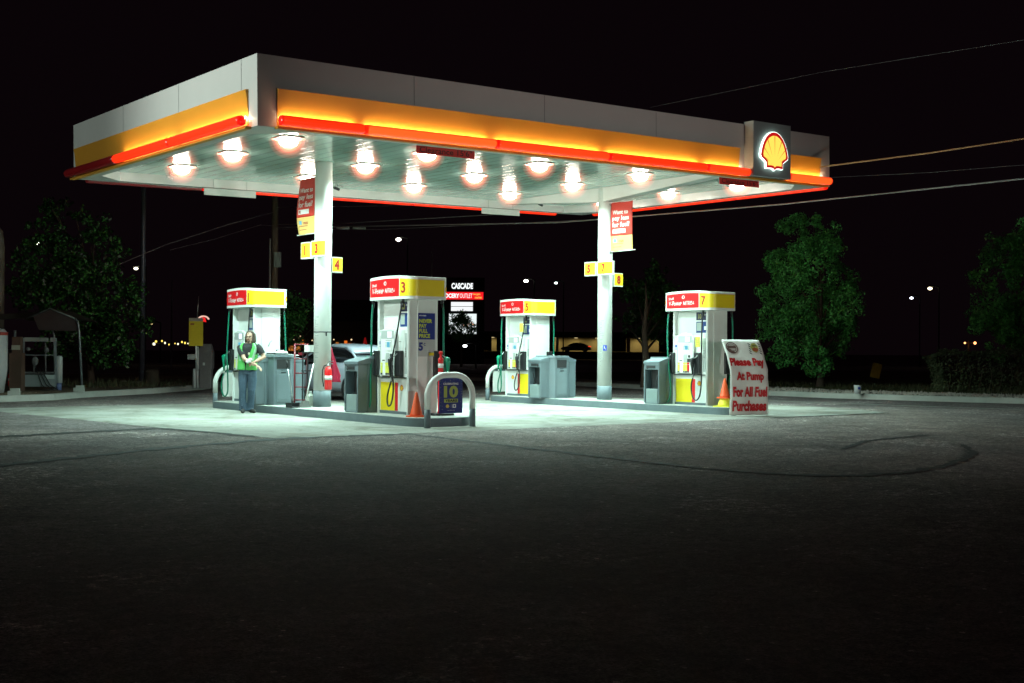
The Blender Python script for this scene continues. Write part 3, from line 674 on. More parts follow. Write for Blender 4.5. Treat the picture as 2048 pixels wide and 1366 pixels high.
# ================================================================ BINS
def make_bin(x, y, rot, label):
    t = T("service_bin", label, "bin", (x,y,.15), rot, "grey waste and windshield service units beside the pumps")
    b = MB()
    # end wings with an open front on the outer side
    for sx in (-1, 1):
        X = lambda v: sx*v
        def bx(x0,x1,y0,y1,z0,z1,mi=0): b.box((min(X(x0),X(x1)),y0,z0),(max(X(x0),X(x1)),y1,z1),mi)
        bx(.20,.36,-.24,.24,0,.92); bx(.36,.56,-.24,-.205,.02,.92); bx(.36,.56,.205,.24,.02,.92); bx(.36,.56,-.205,.205,0,.03)
        bx(.36,.555,-.205,.205,.75,.86); bx(.36,.56,-.24,.24,.86,.93)
        vs = [(X(.57),-.25,.93),(X(.57),.25,.93),(X(.26),.25,1.02),(X(.26),-.25,1.02),(X(.57),-.25,.88),(X(.57),.25,.88),(X(.26),.25,.88),(X(.26),-.25,.88)]
        b.add(vs, [(0,1,2,3),(0,4,5,1),(1,5,6,2),(2,6,7,3),(3,7,4,0)])
    b.prism([(-.28,-.24),(-.20,-.36),(.20,-.36),(.28,-.24),(.28,.25),(-.28,.25)], 0, .98)
    b.prism([(-.31,-.25),(-.22,-.39),(.22,-.39),(.31,-.25),(.31,.27),(-.31,.27)], .98, 1.03, 0, False, .97)
    b.obj("housing", binm, t, bevel=.01)
    b = MB(); b.box((-.15,-.372,.06),(.17,-.358,.70)); b.box((-.12,-.379,.10),(.14,-.370,.63)); b.obj("door", mat("bin_door", (.15,.19,.21), .45, bump=.1), t, bevel=.005)
    b = MB(); b.box((-.14,-.364,.74),(.16,-.358,.93)); b.obj("waste_opening", bind, t)
    b = MB(); b.box((-.05,-.384,.655),(.06,-.378,.675)); b.box((-.05,-.366,.71),(.06,-.358,.72)); b.obj("handle", black, t)
    for sx in (-1, 1):
        b = MB(); b.box((min(sx*.40,sx*.552),-.18,.03),(max(sx*.40,sx*.552),.18,.33)); b.obj("washer_bucket", mat("bucket_grey", (.20,.25,.25), .5), t, bevel=.01)
        b = MB(); b.tube([(sx*.47,.05,.30),(sx*.50,.12,.62)], .012, 6); b.box((sx*.47-.02,-.06,.33),(sx*.47+.02,.12,.36)); b.obj("squeegee", black, t)
        b = MB(); b.box((min(sx*.556,sx*.562),-.16,.78),(max(sx*.556,sx*.562),.12,.84)); b.ell((sx*.56,-.13,.80),(.012,.035,.035)); b.obj("towel_slot", bind, t)
        b = MB(); b.box((min(sx*.362,sx*.366),-.20,.33),(max(sx*.362,sx*.366),.20,.75)); b.obj("recess_back", bind, t)
    return t
make_bin(3.36, 5.88, 0, "grey service bin the attendant leans on, between pump 1 and the left column")
make_bin(3.50, 2.08, math.pi, "grey service bin against pump 3, right of the left column")
make_bin(10.85, 5.86, 0, "grey service bin with a waste door, right of pump 5")
make_bin(11.10, 2.08, math.pi, "grey service bin against pump 7, right of the right column")
b = MB(); b.ell((0,0,.035),(.11,.06,.045)); b.ell((.10,.03,.03),(.08,.06,.035)); b.ell((-.08,-.02,.03),(.07,.06,.035)); o = b.obj("towel_bundle", paper, None, (3.45,5.80,1.19)); tag(o, "crumpled white towel lying on top of the bin beside the attendant", "towel")
b = MB(); b.bbox((-.09,-.06,0),(.09,.06,.03), .01); o = b.obj("tray", dark, None, (3.22,5.78,1.185), (0,0,.5)); tag(o, "small black tray on top of the bin beside the attendant", "tray")
b = MB(); b.bbox((-.15,-.10,0),(.15,.10,.008), .01); b.box((-.15,-.1,.008),(.15,-.07,.02)); o = b.obj("paper_stack", paper, None, (3.72,5.86,1.165), (0,.06,.2)); tag(o, "flat white paper sheets on the right side of the bin top by the left column", "paper")

# ================================================================ HOOPS
def hoop(x0, x1, y, label, h=.93, r=.052):
    t = T("bollard_hoop", label, "bollard", ((x0+x1)/2, y, 0), 0, "white steel hoop guards at the island ends")
    hw = (x1-x0)/2; rc = .36
    path = [(-hw,0,.30),(-hw,0,h-rc)]
    for k in range(1,10): a = R(180-10*k); path.append((-hw+rc+rc*math.cos(a), 0, h-r-rc+rc*math.sin(a)))
    for k in range(0,10): a = R(90-10*k); path.append((hw-rc+rc*math.cos(a), 0, h-r-rc+rc*math.sin(a)))
    path += [(hw,0,.30)]
    b = MB(); b.tube(path, r, 18); b.obj("hoop_tube", white, t)
    for s_ in (-1,1):
        b = MB(); b.tube([(s_*hw,0,-.02),(s_*hw,0,.31)], r+.002, 18); b.obj("painted_foot", grayp, t)
    return t
hoop(2.86, 3.78, -.52, "white hoop guard nearest the camera, in front of pump 3, holding the ten years board")
hoop(3.20, 4.12, 8.42, "white hoop guard at the far end of the left island, left of pump 1")
hoop(10.80, 11.72, 8.42, "white hoop guard at the far end of the right island, left of pump 5")
hoop(10.42, 11.36, -.42, "white hoop guard hidden behind the pay at pump banner, in front of pump 7")
for x, lab in ((3.68,"blank white board in the far left hoop guard behind the attendant"),(11.28,"blank white board in the middle hoop guard, with a green hose hanging before it")):
    b = MB(); b.box((-.30,-.012,.22),(.30,.012,.84)); b.box((-.30,-.014,.76),(.30,-.012,.84),1); o = b.obj("hoop_board", [paper, grayp], None, (x,8.42,0)); tag(o, lab, "board")
# ten years board
t = T("promotion_board", "dark blue confetti-printed board reading celebrating 10 years in the near hoop", "sign", (3.33,-.52,0))
b = MB(); b.box((-.235,-.008,.24),(.235,.008,.87)); b.obj("board", mat("board_navy", (.02,.03,.19), .35), t)
b = MB(); f = lambda x,z: (x,-.011,z)
text(b,"CELEBRATING",-.165,.145,.715,.75,f,0,.03); text(b,"10",-.15,.14,.50,.70,f,1,.05)
patch(b,-.145,.14,.42,.48,f,1); text(b,"YEARS",-.125,.12,.43,.472,lambda x,z:(x,-.013,z),2,.05)
b.obj("lettering",[txtw, mat("gold_green", (.42,.47,.10), .35), mat("navy_ink", (.01,.012,.03), .5)], t)
b = MB(); patch(b,.03,.10,.33,.39,f,0); b.box((.05,-.0125,.345),(.08,-.0115,.375),2); b.box((.0,-.012,.33),(.002,-.011,.39),0); text(b,"rewards",-.08,.08,.285,.295,f,0,.0)
emblem(b,-.075,.36,.035,.06,lambda x,z,o:(x,-.011-o,z),1,1,.001)
b.obj("logo",[txtw, mat("logo_gold", (.7,.5,.08), .4), blue], t)
b = MB(); cm = [mat("conf_a",(.5,.45,.15),.5), mat("conf_b",(.1,.35,.2),.5), mat("conf_c",(.35,.12,.3),.5), mat("conf_d",(.5,.5,.5),.5)]
for k in range(150):
    x = rnd.choice((-1,1))*(.235-abs(rnd.gauss(0,.035))) if k < 105 else rnd.uniform(-.23,.23); z = rnd.uniform(.30,.86) if k < 105 else rnd.uniform(.76,.86)
    if abs(x) > .23: continue
    s_ = rnd.uniform(.003,.008); a = rnd.random()*3
    b.add([(x+math.cos(a+q)*s_, -.0105, z+math.sin(a+q)*s_*.7) for q in (0,1.57,3.14,4.71)], [(0,1,2,3)], rnd.randrange(4))
b.obj("confetti", cm, t)

# ================================================================ PAY AT PUMP BANNER
t = T("banner", "tall white curved banner in red letters reading please pay at pump for all fuel purchases", "banner", (10.64,-.62,0), R(-20))
def ban(x, z, o=0):
    x = x*.86
    y = -.035*math.sin(min(z,1.0)*3.1)+(0 if z < .92 else (z-.92)**1.25*.62)
    y += .012*math.sin(x*9+z*3)*(1 if z < 1.1 else .4)+.008*math.sin(z*16+x*5)
    return (x, y-o, .02+z*(1.0 if z < 1.0 else 1.0)-(0 if z < 1 else (z-1)*.05))
b = MB(); NX, NZ = 16, 30
vs = [ban(-.5+i/NX, 1.56*j/NZ) for i in range(NX+1) for j in range(NZ+1)]
b.add(vs, [(i*(NZ+1)+j,(i+1)*(NZ+1)+j,(i+1)*(NZ+1)+j+1,i*(NZ+1)+j+1) for i in range(NX) for j in range(NZ)], 0, True)
o = b.obj("sheet", mat("banner_cloth", (.72,.72,.68), .7, noise=.2, scale=4, bump=.4, bscale=6), t); so = o.modifiers.new("s",'SOLIDIFY'); so.thickness = .006; so.offset = 0
b = MB(); f = lambda x,z: ban(x,z,.018)
for s_, x0, x1, z0, z1, bo in (("Please Pay",-.46,.44,.95,1.17,.05),("At Pump",-.34,.38,.66,.88,.05),("For All Fuel",-.44,.46,.37,.58,.05),("Purchases",-.44,.45,.08,.30,.05)):
    text(b, s_, x0, x1, z0, z1, f, 0, bo)
b.obj("lettering", mat("banner_red", (.50,.008,.012), .6), t)
b = MB()
n = 20
for rr, mi in ((1,0),(.86,1),(.7,0),(.62,1)):
    b.add([ban(-.30+.155*rr*math.cos(6.283*k/n), 1.385+.125*rr*math.sin(6.283*k/n), .012+(1.1-rr)*.004) for k in range(n)]+[ban(-.3,1.385,.012+(1.1-rr)*.004)], [(k,(k+1)%n,n) for k in range(n)], mi)
patch(b,-.42,-.19,1.375,1.43,lambda x,z: ban(x,z,.018),0,4); patch(b,-.37,-.25,1.31,1.325,lambda x,z: ban(x,z,.018),0,3)
for k in range(5):
    for s0 in (.13,.40): patch(b,s0+k*.004,s0+.05+k*.004,1.27+k*.052,1.295+k*.052,lambda x,z: ban(x,z+(x-s0)*-.6,.013),2)
b.add([ban(.30+.12*math.cos(6.283*k/7+.3)*(1 if k%2 else .8), 1.39+.11*math.sin(6.283*k/7+.3), .014) for k in range(7)], [tuple(range(7))], 3)
b.add([ban(.30+.09*math.cos(6.283*k/5+.3), 1.35+.05*math.sin(6.283*k/5+.3), .018) for k in range(5)], [tuple(range(5))], 4)
patch(b,.24,.37,1.42,1.44,lambda x,z: ban(x,z,.018),2)
b.obj("printed_logo", [mat("print_brown",(.10,.05,.045),.6), mat("print_pale",(.42,.38,.36),.6), dark, mat("print_olive",(.38,.36,.08),.6), mat("print_rust",(.35,.08,.03),.6)], t)

# ================================================================ CONES, POST
def cone(x, y, z, m, label, h=.42, base=.14, name="traffic_cone"):
    t = T(name, label, "cone", (x,y,z), .3)
    b = MB(); b.bbox((-base,-base,0),(base,base,.025), .03); b.obj("base", m, t)
    b = MB(); b.lathe((0,0,0), [(base*.82,.025),(base*.74,.05),(.022,h-.01),(.016,h)], 24); b.obj("cone_body", m, t)
    return t
cone(3.12, .20, .15, orange, "orange traffic cone standing at the base of pump 3")
cone(10.86, .22, .15, mat("cone_yellow",(.80,.72,.04),.5), "yellow traffic cone, lower of the stack beside pump 7", .50, .19)
c2 = cone(10.86, .22, .33, orange, "orange traffic cone, upper of the stack beside pump 7", .42, .135)
t = T("delineator_post", "red and white striped marker post with a knob top, beside the end of pump 3", "marker post", (3.80,.46,.15))
b = MB(); b.bbox((-.20,-.20,0),(.20,.20,.035), .05); b.obj("base", black, t)
b = MB(); b.lathe((0,0,0), [(.06,.03),(.048,.08),(.046,.96),(.052,.97),(.045,1.0),(.02,1.02),(.02,1.065),(.038,1.09),(.03,1.12),(.0,1.13)], 20); p_ = b.obj("post", red, t)
for z in (.68,.83): 
    b = MB(); b.cyl((0,0,z), .0485, .08, 20); b.obj("reflective_band", paper, p_)

# ================================================================ COLUMN ITEMS
# number signs
def numsign(x, y, z, w_, h, face, num, label, dk=0):
    """face 'x': plate faces -x, spread along y; face 'y': plate faces -y"""
    t = T("pump_number_sign", label, "sign", (x,y,z), CR if 0 else 0, "yellow pump number signs on the columns")
    b = MB(); N = 8; vs = []
    F_ = (lambda a,o,zz: (-o, -a, zz)) if face == 'x' else (lambda a,o,zz: (a, -o, zz))
    ol = [(-w_/2+w_*k/N, .12-.35*w_*(max(0,k/N-.55))**2*2) for k in range(N+1)]
    P = ol+[(w_/2,-.0),(-w_/2,-.0)]; n = len(P)
    vs = [F_(a,o,-h/2) for a,o in P]+[F_(a,o,h/2) for a,o in P]
    b.add(vs, [(i,(i+1)%n,n+(i+1)%n,n+i) for i in range(n)]+[tuple(range(n))[::-1],tuple(range(n,2*n))], 0); b.obj("box", whitem, t)
    b = MB(); import bisect
    def G(a,zz,e):
        k = max(0,min(1,(a+w_/2)/w_)); return F_(a, .12-.35*w_*(max(0,k-.55))**2*2+e, zz)
    patch(b,-w_/2+.012,w_/2-.004,-h/2+.025,h/2-.02,lambda a,zz: G(a,zz,.002),0,8); b.obj("face_plate", yellow, t)
    b = MB(); text(b,str(num),-.075 if num != 1 else -.03,.04 if num != 1 else .015,-.10,.10,lambda a,zz: G(a,zz,.006),0,.055); b.obj("numeral", txtred, t)
numsign(3.46, 4.60, 3.27, .31, .33, 'x', 1, "yellow number 1 sign on the far side of the left column")
numsign(3.44, 4.07, 3.28, .45, .32, 'x', 3, "yellow number 3 sign on the front of the left column")
numsign(3.88, 4.34, 2.99, .26, .31, 'y', 4, "yellow number 4 sign low on the right of the left column")
numsign(11.06, 4.61, 3.25, .33, .33, 'x', 5, "yellow number 5 sign on the far side of the right column")
numsign(11.04, 4.07, 3.25, .46, .32, 'x', 7, "yellow number 7 sign on the front of the right column")
numsign(11.55, 4.34, 3.0, .32, .32, 'y', 8, "yellow number 8 sign low on the right of the right column")
# pole banners
def pole_banner(cx, sgn, zt, zb, label):
    y0 = YC+sgn*.21; y1 = y0+sgn*.78
    t = T("pole_banner", label, "banner", (cx, y0, 0), 0, "red and yellow fuel banners on the columns")
    Wd = .74
    def f(a, z, o=0):        # a from left as seen facing -x side
        yy = (Wd-a)*1 if sgn > 0 else -a
        u_ = (z-zb)/(zt-zb)
        return (-.035*math.sin(u_*3.0)*(1 if sgn > 0 else .6)-.01*math.sin(a*9)-o, yy+(.045*(math.sin(u_*5)) if sgn > 0 else 0), z)
    b = MB(); NX, NZ = 8, 20; zs = zb+(zt-zb)*.31
    for z0_, z1_, mi in ((zb,zs,1),(zs,zt,0)):
        vs = [f(Wd*i/NX, z0_+(z1_-z0_)*j/NZ) for i in range(NX+1) for j in range(NZ+1)]
        b.add(vs, [(i*(NZ+1)+j,(i+1)*(NZ+1)+j,(i+1)*(NZ+1)+j+1,i*(NZ+1)+j+1) for i in range(NX) for j in range(NZ)], mi, True)
    o = b.obj("cloth", [mat("banner_scarlet",(.62,.035,.02),.6,noise=.1,scale=3), mat("banner_amber",(.78,.52,.16),.6)], t)
    sf = o.modifiers.new("s",'SOLIDIFY'); sf.thickness = .004; sf.offset = 1
    b = MB(); g2 = lambda a,z: f(a,z,.008); H = zt-zb
    text(b,"Want to",.07,.58,zt-.25*H,zt-.165*H,g2,0,.022); text(b,"pay less",.07,.62,zt-.40*H,zt-.28*H,g2,0,.022); text(b,"for fuel?",.07,.64,zt-.51*H,zt-.41*H,g2,0,.022)
    patch(b,.08,.50,zt-.635*H,zt-.55*H,g2,0,4); text(b,"FR",.11,.20,zt-.62*H,zt-.565*H,lambda a,z:f(a,z,.011),1,.04); text(b,"FREE",.28,.44,zt-.82*H,zt-.78*H,g2,1,.03)
    patch(b,.10,.21,zt-.82*H,zt-.75*H,g2,2,2); patch(b,.08,.42,zt-.855*H,zt-.845*H,g2,1,3); patch(b,.08,.36,zt-.92*H,zt-.91*H,g2,1,3)
    b.obj("lettering", [txtw, mat("banner_ink",(.4,.03,.02),.6), mat("banner_blue",(.15,.40,.6),.6)], t)
    for z in (zt, zb):
        b = MB(); b.tube([(0,-.19*sgn,z),(0,.82*sgn,z)], .011, 8); b.obj("rod", whitem, t)
    for z in (zt, zb):
        b = MB(); b.box((-.03,-.16 if sgn > 0 else .0,z-.05),(.03,.0 if sgn > 0 else .16,z+.03)); b.obj("bracket", metal, t)
pole_banner(XA-.03, 1, 4.77, 3.64, "red and yellow fuel banner on the left side of the left column")
pole_banner(XB, -1, 4.80, 3.65, "red and yellow fuel banner on the right side of the right column")
# fire extinguisher
def extinguisher(loc, label, k=1.0):
    t = T("fire_extinguisher", label, "extinguisher", loc, R(-38))
    b = MB(); b.lathe((0,0,0), [(.06*k,0),(.072*k,.012),(.072*k,.37*k),(.055*k,.43*k),(.025*k,.455*k)], 24); b.obj("cylinder", red, t)
    b = MB(); b.cyl((0,0,.19*k), .0735*k, .085*k, 24); b.obj("label_sticker", paper, t)
    b = MB(); b.tube([(0,0,.45*k),(0,0,.50*k)], .02*k, 10); b.box((-.02*k,-.012,.50*k),(.09*k,.012,.52*k)); b.box((-.02*k,-.012,.545*k),(.10*k,.012,.56*k), 0, (0,-.25,0)); b.obj("valve_handle", metal, t)
    b = MB(); b.tube([(-.02*k,0,.49*k),(-.08*k,-.01,.47*k),(-.115*k,-.01,.38*k),(-.115*k,-.01,.22*k),(-.09*k,-.01,.06*k)], .011*k, 8); b.obj("hose", black, t)
    return t
extinguisher((3.585,4.045,.50), "red fire extinguisher with a white band hung on the left column")
# red cloth behind the column
b = MB(); N = 10; vs = []
for j in range(12):
    u_ = j/11; z = 1.34-.70*u_; wd = .03+.24*u_**1.2*(1 if u_ < .85 else .8)
    vs += [(wd*(i/N), .018*math.sin(i*.9+u_*1.5)*(.3+u_), z) for i in range(N+1)]
b.add(vs, [(j*(N+1)+i,j*(N+1)+i+1,(j+1)*(N+1)+i+1,(j+1)*(N+1)+i) for j in range(11) for i in range(N)], 0, True)
o = b.obj("red_cloth", mat("crimson_cloth",(.42,.01,.05),.7), None, (3.80,4.35,0), (0,0,-.65)); tag(o, "crimson cloth hanging on the right of the left column behind the extinguisher", "cloth"); sf = o.modifiers.new("s",'SOLIDIFY'); sf.thickness = .008

# hand truck
t = T("hand_truck", "dark red upright hand truck between the bin and the left column", "hand truck", (3.42,4.86,.15), R(-30))
rm = mat("dark_red_paint",(.20,.015,.025),.4)
b = MB()
for s_ in (-1,1): b.tube([(s_*.125,0,.03),(s_*.125,0,1.26)], .016, 8)
for z in (.12,.38,.66,.95,1.24): b.tube([(-.125,0,z),(.125,0,z)], .013, 8)
b.box((-.06,-.01,1.02),(.06,.01,1.08)); b.obj("frame", rm, t)
b = MB(); b.box((-.17,-.22,.0),(.17,0,.012)); b.obj("toe_plate", rm, t)
for s_ in (-1,1):
    b = MB(); b.rings([[(s_*.17+q, .08+.09*math.cos(6.283*k/16), .10+.09*math.sin(6.283*k/16)) for k in range(16)] for q in (-.02,.02)]); b.obj("wheel", black, t)
# broom, dustpan
t = T("broom", "white-handled broom leaning on the left side of the left column", "broom", (3.16,4.18,.15))
b = MB(); b.tube([(0,0,.12),(.20,.06,.86)], .013, 8); b.obj("handle", txtw, t)
b = MB(); b.prism([(-.13,-.04),(.10,-.04),(.10,.04),(-.13,.04)], 0, .13, 0, False, .6); b.obj("bristles", mat("bristle_grey",(.16,.16,.15),.9,bump=1,bscale=200), t)
t = T("dustpan", "black long-handled dustpan on the kerb left of the broom", "dustpan", (2.98,4.28,.15))
b = MB(); b.box((-.14,-.12,0),(.14,.12,.02)); b.box((-.14,.08,.02),(.14,.12,.09)); b.box((-.14,-.12,.02),(-.125,.12,.06)); b.box((.125,-.12,.02),(.14,.12,.06)); b.obj("pan", black, t)
b = MB(); b.tube([(.02,.10,.08),(-.08,.16,.78)], .009, 8); b.obj("handle", metal, t)
b = MB(); b.tube([(-.08,.16,.78),(-.10,.17,.92)], .016, 8); b.obj("grip", black, t)
t = T("jug", "translucent white jug on the island beside the hand truck", "jug", (3.50,4.62,.15))
b = MB(); b.bbox((-.09,-.07,0),(.09,.07,.20), .03); b.lathe((0,0,.20),[(.08,0),(.03,.06),(.025,.08)],16); b.obj("bottle", mat("cloudy_plastic",(.55,.58,.50),.4), t, bevel=.01)
b = MB(); b.cyl((0,0,.28),.03,.025,16); b.obj("cap", white, t)
b = MB(); b.bbox((-.12,-.09,0),(.12,.09,.14), .03); o = b.obj("paper_roll_pack", paper, None, (3.56,4.72,1.24), (0,0,.3), bevel=.02); tag(o, "white wrapped bundle beside the left column above the hand truck", "bundle")
t = T("storage_shelf", "dark metal shelf stand behind the hand truck beside the left column", "shelf", (3.58,4.74,.15))
b = MB()
for sx in (-.13,.13):
    for sy in (-.1,.1): b.box((sx-.012,sy-.012,0),(sx+.012,sy+.012,1.09))
b.obj("post_frame", dark, t)
for z in (.32,.70,1.07):
    b = MB(); b.box((-.15,-.12,z),(.15,.12,z+.02)); b.obj("shelf_board", dark, t)

# ================================================================ CAR
def build_car(x, y, label, paint, name="parked_car", rotz=0, z=0):
    """rear faces -y at y; length 4.6"""
    t = T(name, label, "car", (x,y,z), rotz)
    hw = .88
    st = [(0,.42,.60,.72,.55),(.12,.30,.98,.84,.6),(.6,.22,1.02,.88,.66),(1.2,.20,1.0,.89,.68),(2.3,.20,.96,.89,.68),(3.2,.20,.94,.88,.66),(3.9,.22,.84,.86,.62),(4.4,.28,.70,.78,.55),(4.6,.40,.58,.62,.5)]
    b = MB(); rs = []
    for yy,z0,z1,hw_,zm in st:
        pr = [(0,z0),(hw_*.75,z0),(hw_*.97,z0+.1),(hw_,zm),(hw_*.95,z1-.08),(hw_*.82,z1),(0,z1+.02)]
        pr = pr+[(-a,zz) for a,zz in pr[1:-1][::-1]]
        rs.append([(a,yy,zz) for a,zz in pr])
    b.rings(rs); b.obj("body", paint, t, subs=1)
    cab = [(.55,1.00,.70,.02),(.95,1.25,.66,.55),(1.5,1.39,.62,.72),(2.2,1.43,.61,.74),(2.7,1.37,.62,.70),(3.1,1.2,.66,.45),(3.55,.95,.72,.02)]
    b = MB(); rs = []
    for yy,zt_,wt,_ in cab:
        wb = .82; zb = .93
        rs.append([(-wb,yy,zb),(-wt-.03,yy,zb+(zt_-zb)*.85),(-wt*.8,yy,zt_),(0,yy,zt_+.015),(wt*.8,yy,zt_),(wt+.03,yy,zb+(zt_-zb)*.85),(wb,yy,zb)])
    b.rings(rs); b.obj("window_glass", mat("car_glass",(.01,.01,.012),.08), t, subs=1)
    b = MB(); rs = []
    for yy,zt_,wt,_ in cab[1:-1]:
        rs.append([(-wt-.0,yy,zt_-.055),(-wt*.8,yy,zt_+.012),(0,yy,zt_+.028),(wt*.8,yy,zt_+.012),(wt,yy,zt_-.055),(0,yy,zt_-.02)])
    b.rings(rs)
    for s_ in (-1,1):
        b.tube([(s_*.80,.45,.98),(s_*.70,.95,1.22),(s_*.66,1.35,1.34)], .03, 6); b.tube([(s_*.80,3.6,.95),(s_*.70,3.1,1.17),(s_*.66,2.75,1.33)], .025, 6)
    b.obj("roof", paint, t)
    for s_ in (-1,1):
        b = MB(); b.box((s_*.86-.05 if s_ > 0 else -.90,-.005,.80),(s_*.86+.04 if s_ > 0 else -.60,.28,.92)); b.obj("tail_light", emission("tail_red",(1,.06,.02),1.3 if name == "parked_car" else .0), t, bevel=.01)
        for yy in (.85,3.65):
            N = 24
            b = MB(); b.rings([[(s_*q, yy+rr*math.cos(6.283*k/N), .32+rr*math.sin(6.283*k/N)) for k in range(N)] for q,rr in ((.70,.31),(.73,.325),(.87,.325),(.90,.30))]); wo = b.obj("wheel", black, t)
            b = MB(); b.rings([[(s_*q, yy+rr*math.cos(6.283*k/N), .32+rr*math.sin(6.283*k/N)) for k in range(N)] for q,rr in ((.88,.20),(.905,.19))]); b.obj("rim", metal, wo)
    b = MB(); b.bbox((-.80,-.06,.30),(.80,.10,.52), .05); b.obj("bumper", paint, t, bevel=.03)
    b = MB()
    b.box((-.91,2.2,.75),(-.885,2.36,.78)); b.obj("door_handle", metal, t)
    return t
silver = mat("silver_paint",(.50,.55,.66),.3,metal=.15,noise=.03,coat=.6)
build_car(7.95, 8.35, "silver sedan parked behind the left column, its tail light lit", silver)

# ================================================================ PERSON
def person():
    # local frame: x = picture right, y = away from the viewer, z up
    t = T("person", "long-haired attendant in glasses, green safety vest and jeans, leaning on a grey bin", "person", (2.53,5.44,.004), YAW-R(90)-R(4))
    hd = Vector((.045,-.02,1.52))
    def limb(mb, pts, rs, n=14, flat=1.0): mb.tube(pts, rs, n, flat=flat)
    # joints
    ls, rs_ = Vector((.20,0,1.345)), Vector((-.175,0,1.335))      # shoulders (picture right / left)
    le, lw = Vector((.335,.0,1.13)), Vector((.20,-.19,1.035))
    re, rw = Vector((-.02,-.16,1.08)), Vector((.235,-.21,.965))
    # ---- body: one continuous surface
    b = MB()
    def ring(c, rx, ry, n=20, tilt=0): return [(c[0]+rx*math.cos(6.283*k/n), c[1]+ry*math.sin(6.283*k/n), c[2]+tilt*math.cos(6.283*k/n)) for k in range(n)]
    b.rings([ring((-.01,.0,.83),.15,.10), ring((0,0,.95),.155,.105), ring((0,0,1.08),.15,.105), ring((.01,0,1.22),.17,.115), ring((.012,0,1.32),.175,.105), ring((.02,0,1.385),.12,.08), ring((.03,-.005,1.42),.06,.06)])
    limb(b, [(.03,0,1.38),(.04,-.01,1.46)], [.055,.052])
    # head shaped
    H = hd
    b.ell(H+Vector((0,.015,.04)), (.074,.092,.095), 20, 14); b.ell(H+Vector((0,-.025,-.03)), (.058,.062,.078), 18, 12); b.ell(H+Vector((0,-.04,-.085)), (.034,.036,.026), 12, 8)
    b.tube([H+Vector((0,-.082,.03)), H+Vector((0,-.097,.0)), H+Vector((0,-.105,-.018))], [.009,.012,.015], 10)
    for s_ in (-1,1): b.ell(H+Vector((s_*.076,.01,-.005)), (.010,.02,.032), 10, 8); b.ell(H+Vector((s_*.035,-.068,-.02)), (.024,.02,.022), 10, 8)
    b.ell(H+Vector((0,-.084,.035)), (.055,.014,.010), 12, 8)
    # arms
    limb(b, [ls, ls.lerp(le,.5), le, le.lerp(lw,.4), lw], [.056,.050,.042,.040,.027])
    limb(b, [rs_, rs_.lerp(re,.5), re, re.lerp(rw,.4), rw], [.056,.050,.042,.040,.027])
    # legs
    limb(b, [(-.085,0,.85),(-.095,-.01,.66),(-.09,-.02,.46),(-.10,.0,.28),(-.095,.02,.09)], [.088,.078,.055,.052,.038])
    limb(b, [(.075,0,.85),(.10,-.0,.66),(.085,-.01,.46),(.06,.06,.28),(.03,.10,.09)], [.088,.078,.055,.052,.038])
    # hands
    def hand(wr, dirv, side, curl, palmn):
        d = Vector(dirv).normalized(); pn = Vector(palmn).normalized(); sd = d.cross(pn).normalized()*side
        c = wr+d*.045
        b.tube([wr, wr+d*.03, wr+d*.075, wr+d*.092], [.026,.036,.040,.034], 12, flat=.5 if abs(pn.y) < .5 else .55)
        for i, (o_, L) in enumerate(((-.030,.068),(-.010,.078),(.010,.074),(.029,.060))):
            p0 = wr+d*.085+sd*o_; c1 = curl[0]; 
            d1 = (d*math.cos(c1)+pn*math.sin(c1)); d2 = (d*math.cos(c1*2.1)+pn*math.sin(c1*2.1))
            b.tube([p0-d*.012, p0+d1*L*.45, p0+d1*L*.45+d2*L*.55], [.0095,.0088,.007], 8)
        t0 = wr+d*.03-sd*.032; td = (d*.6-sd*.8+pn*.25).normalized()
        b.tube([t0+sd*.012, t0+td*.03, t0+td*.03+(d*.85-sd*.2+pn*.4).normalized()*.035], [.013,.011,.0085], 8)
    hand(rw, (rw-re)+Vector((.05,0,-.10)), 1, [.35], (-.2,.25,-.9))
    hand(lw, Vector((-.75,-.25,-.35)), -1, [.55], (-.1,.75,-.5))
    bo = b.obj("body", skin, t, remesh=.0065)
    # ---- shirt
    sh = mat("black_cotton",(.02,.02,.022),.85,bump=.5,bscale=30)
    b = MB()
    b.rings([ring((-.01,0,.88),.172,.125), ring((0,0,.98),.170,.122), ring((0,0,1.1),.168,.12), ring((.01,0,1.22),.185,.128), ring((.012,0,1.33),.188,.115), ring((.02,0,1.39),.125,.085), ring((.03,0,1.41),.075,.068)])
    limb(b, [ls+Vector((-.03,0,.0)), ls.lerp(le,.3), ls.lerp(le,.72)], [.076,.073,.064]); limb(b, [rs_+Vector((.03,0,0)), rs_.lerp(re,.3), rs_.lerp(re,.72)], [.076,.073,.064])
    so_ = b.obj("shirt", sh, t, remesh=.008)
    b = MB(); b.ell((.06,-.128,1.19),(.022,.006,.03)); b.obj("chest_print", mat("print_cream",(.6,.55,.42),.6), so_)
    # ---- safety vest: two front panels, shoulders, back and lower wrap
    vm = mat("safety_green",(.09,.46,.10),.55,noise=.12,bump=.4,bscale=25); vg = mat("vest_reflective",(.30,.50,.36),.4)
    b = MB(); N = 40; zs = [.87,.93,1.0,1.08,1.16,1.24,1.31,1.37,1.405]
    def vp(th, z):
        i = max(0, min(len(zs)-1, z)); 
        rx = np.interp(z, [.85,.98,1.1,1.22,1.33,1.39,1.42],[.196,.188,.186,.203,.200,.155,.12]); ry = np.interp(z,[.85,.98,1.1,1.22,1.33,1.39,1.42],[.148,.142,.140,.146,.130,.10,.085])
        cx_ = np.interp(z,[.85,1.1,1.42],[-.01,0,.025])
        return Vector((cx_+rx*math.sin(th), -ry*math.cos(th), z+.0*math.cos(th)))
    M2 = 26
    rows = [.865+(1.405-.865)*j/M2 for j in range(M2+1)]
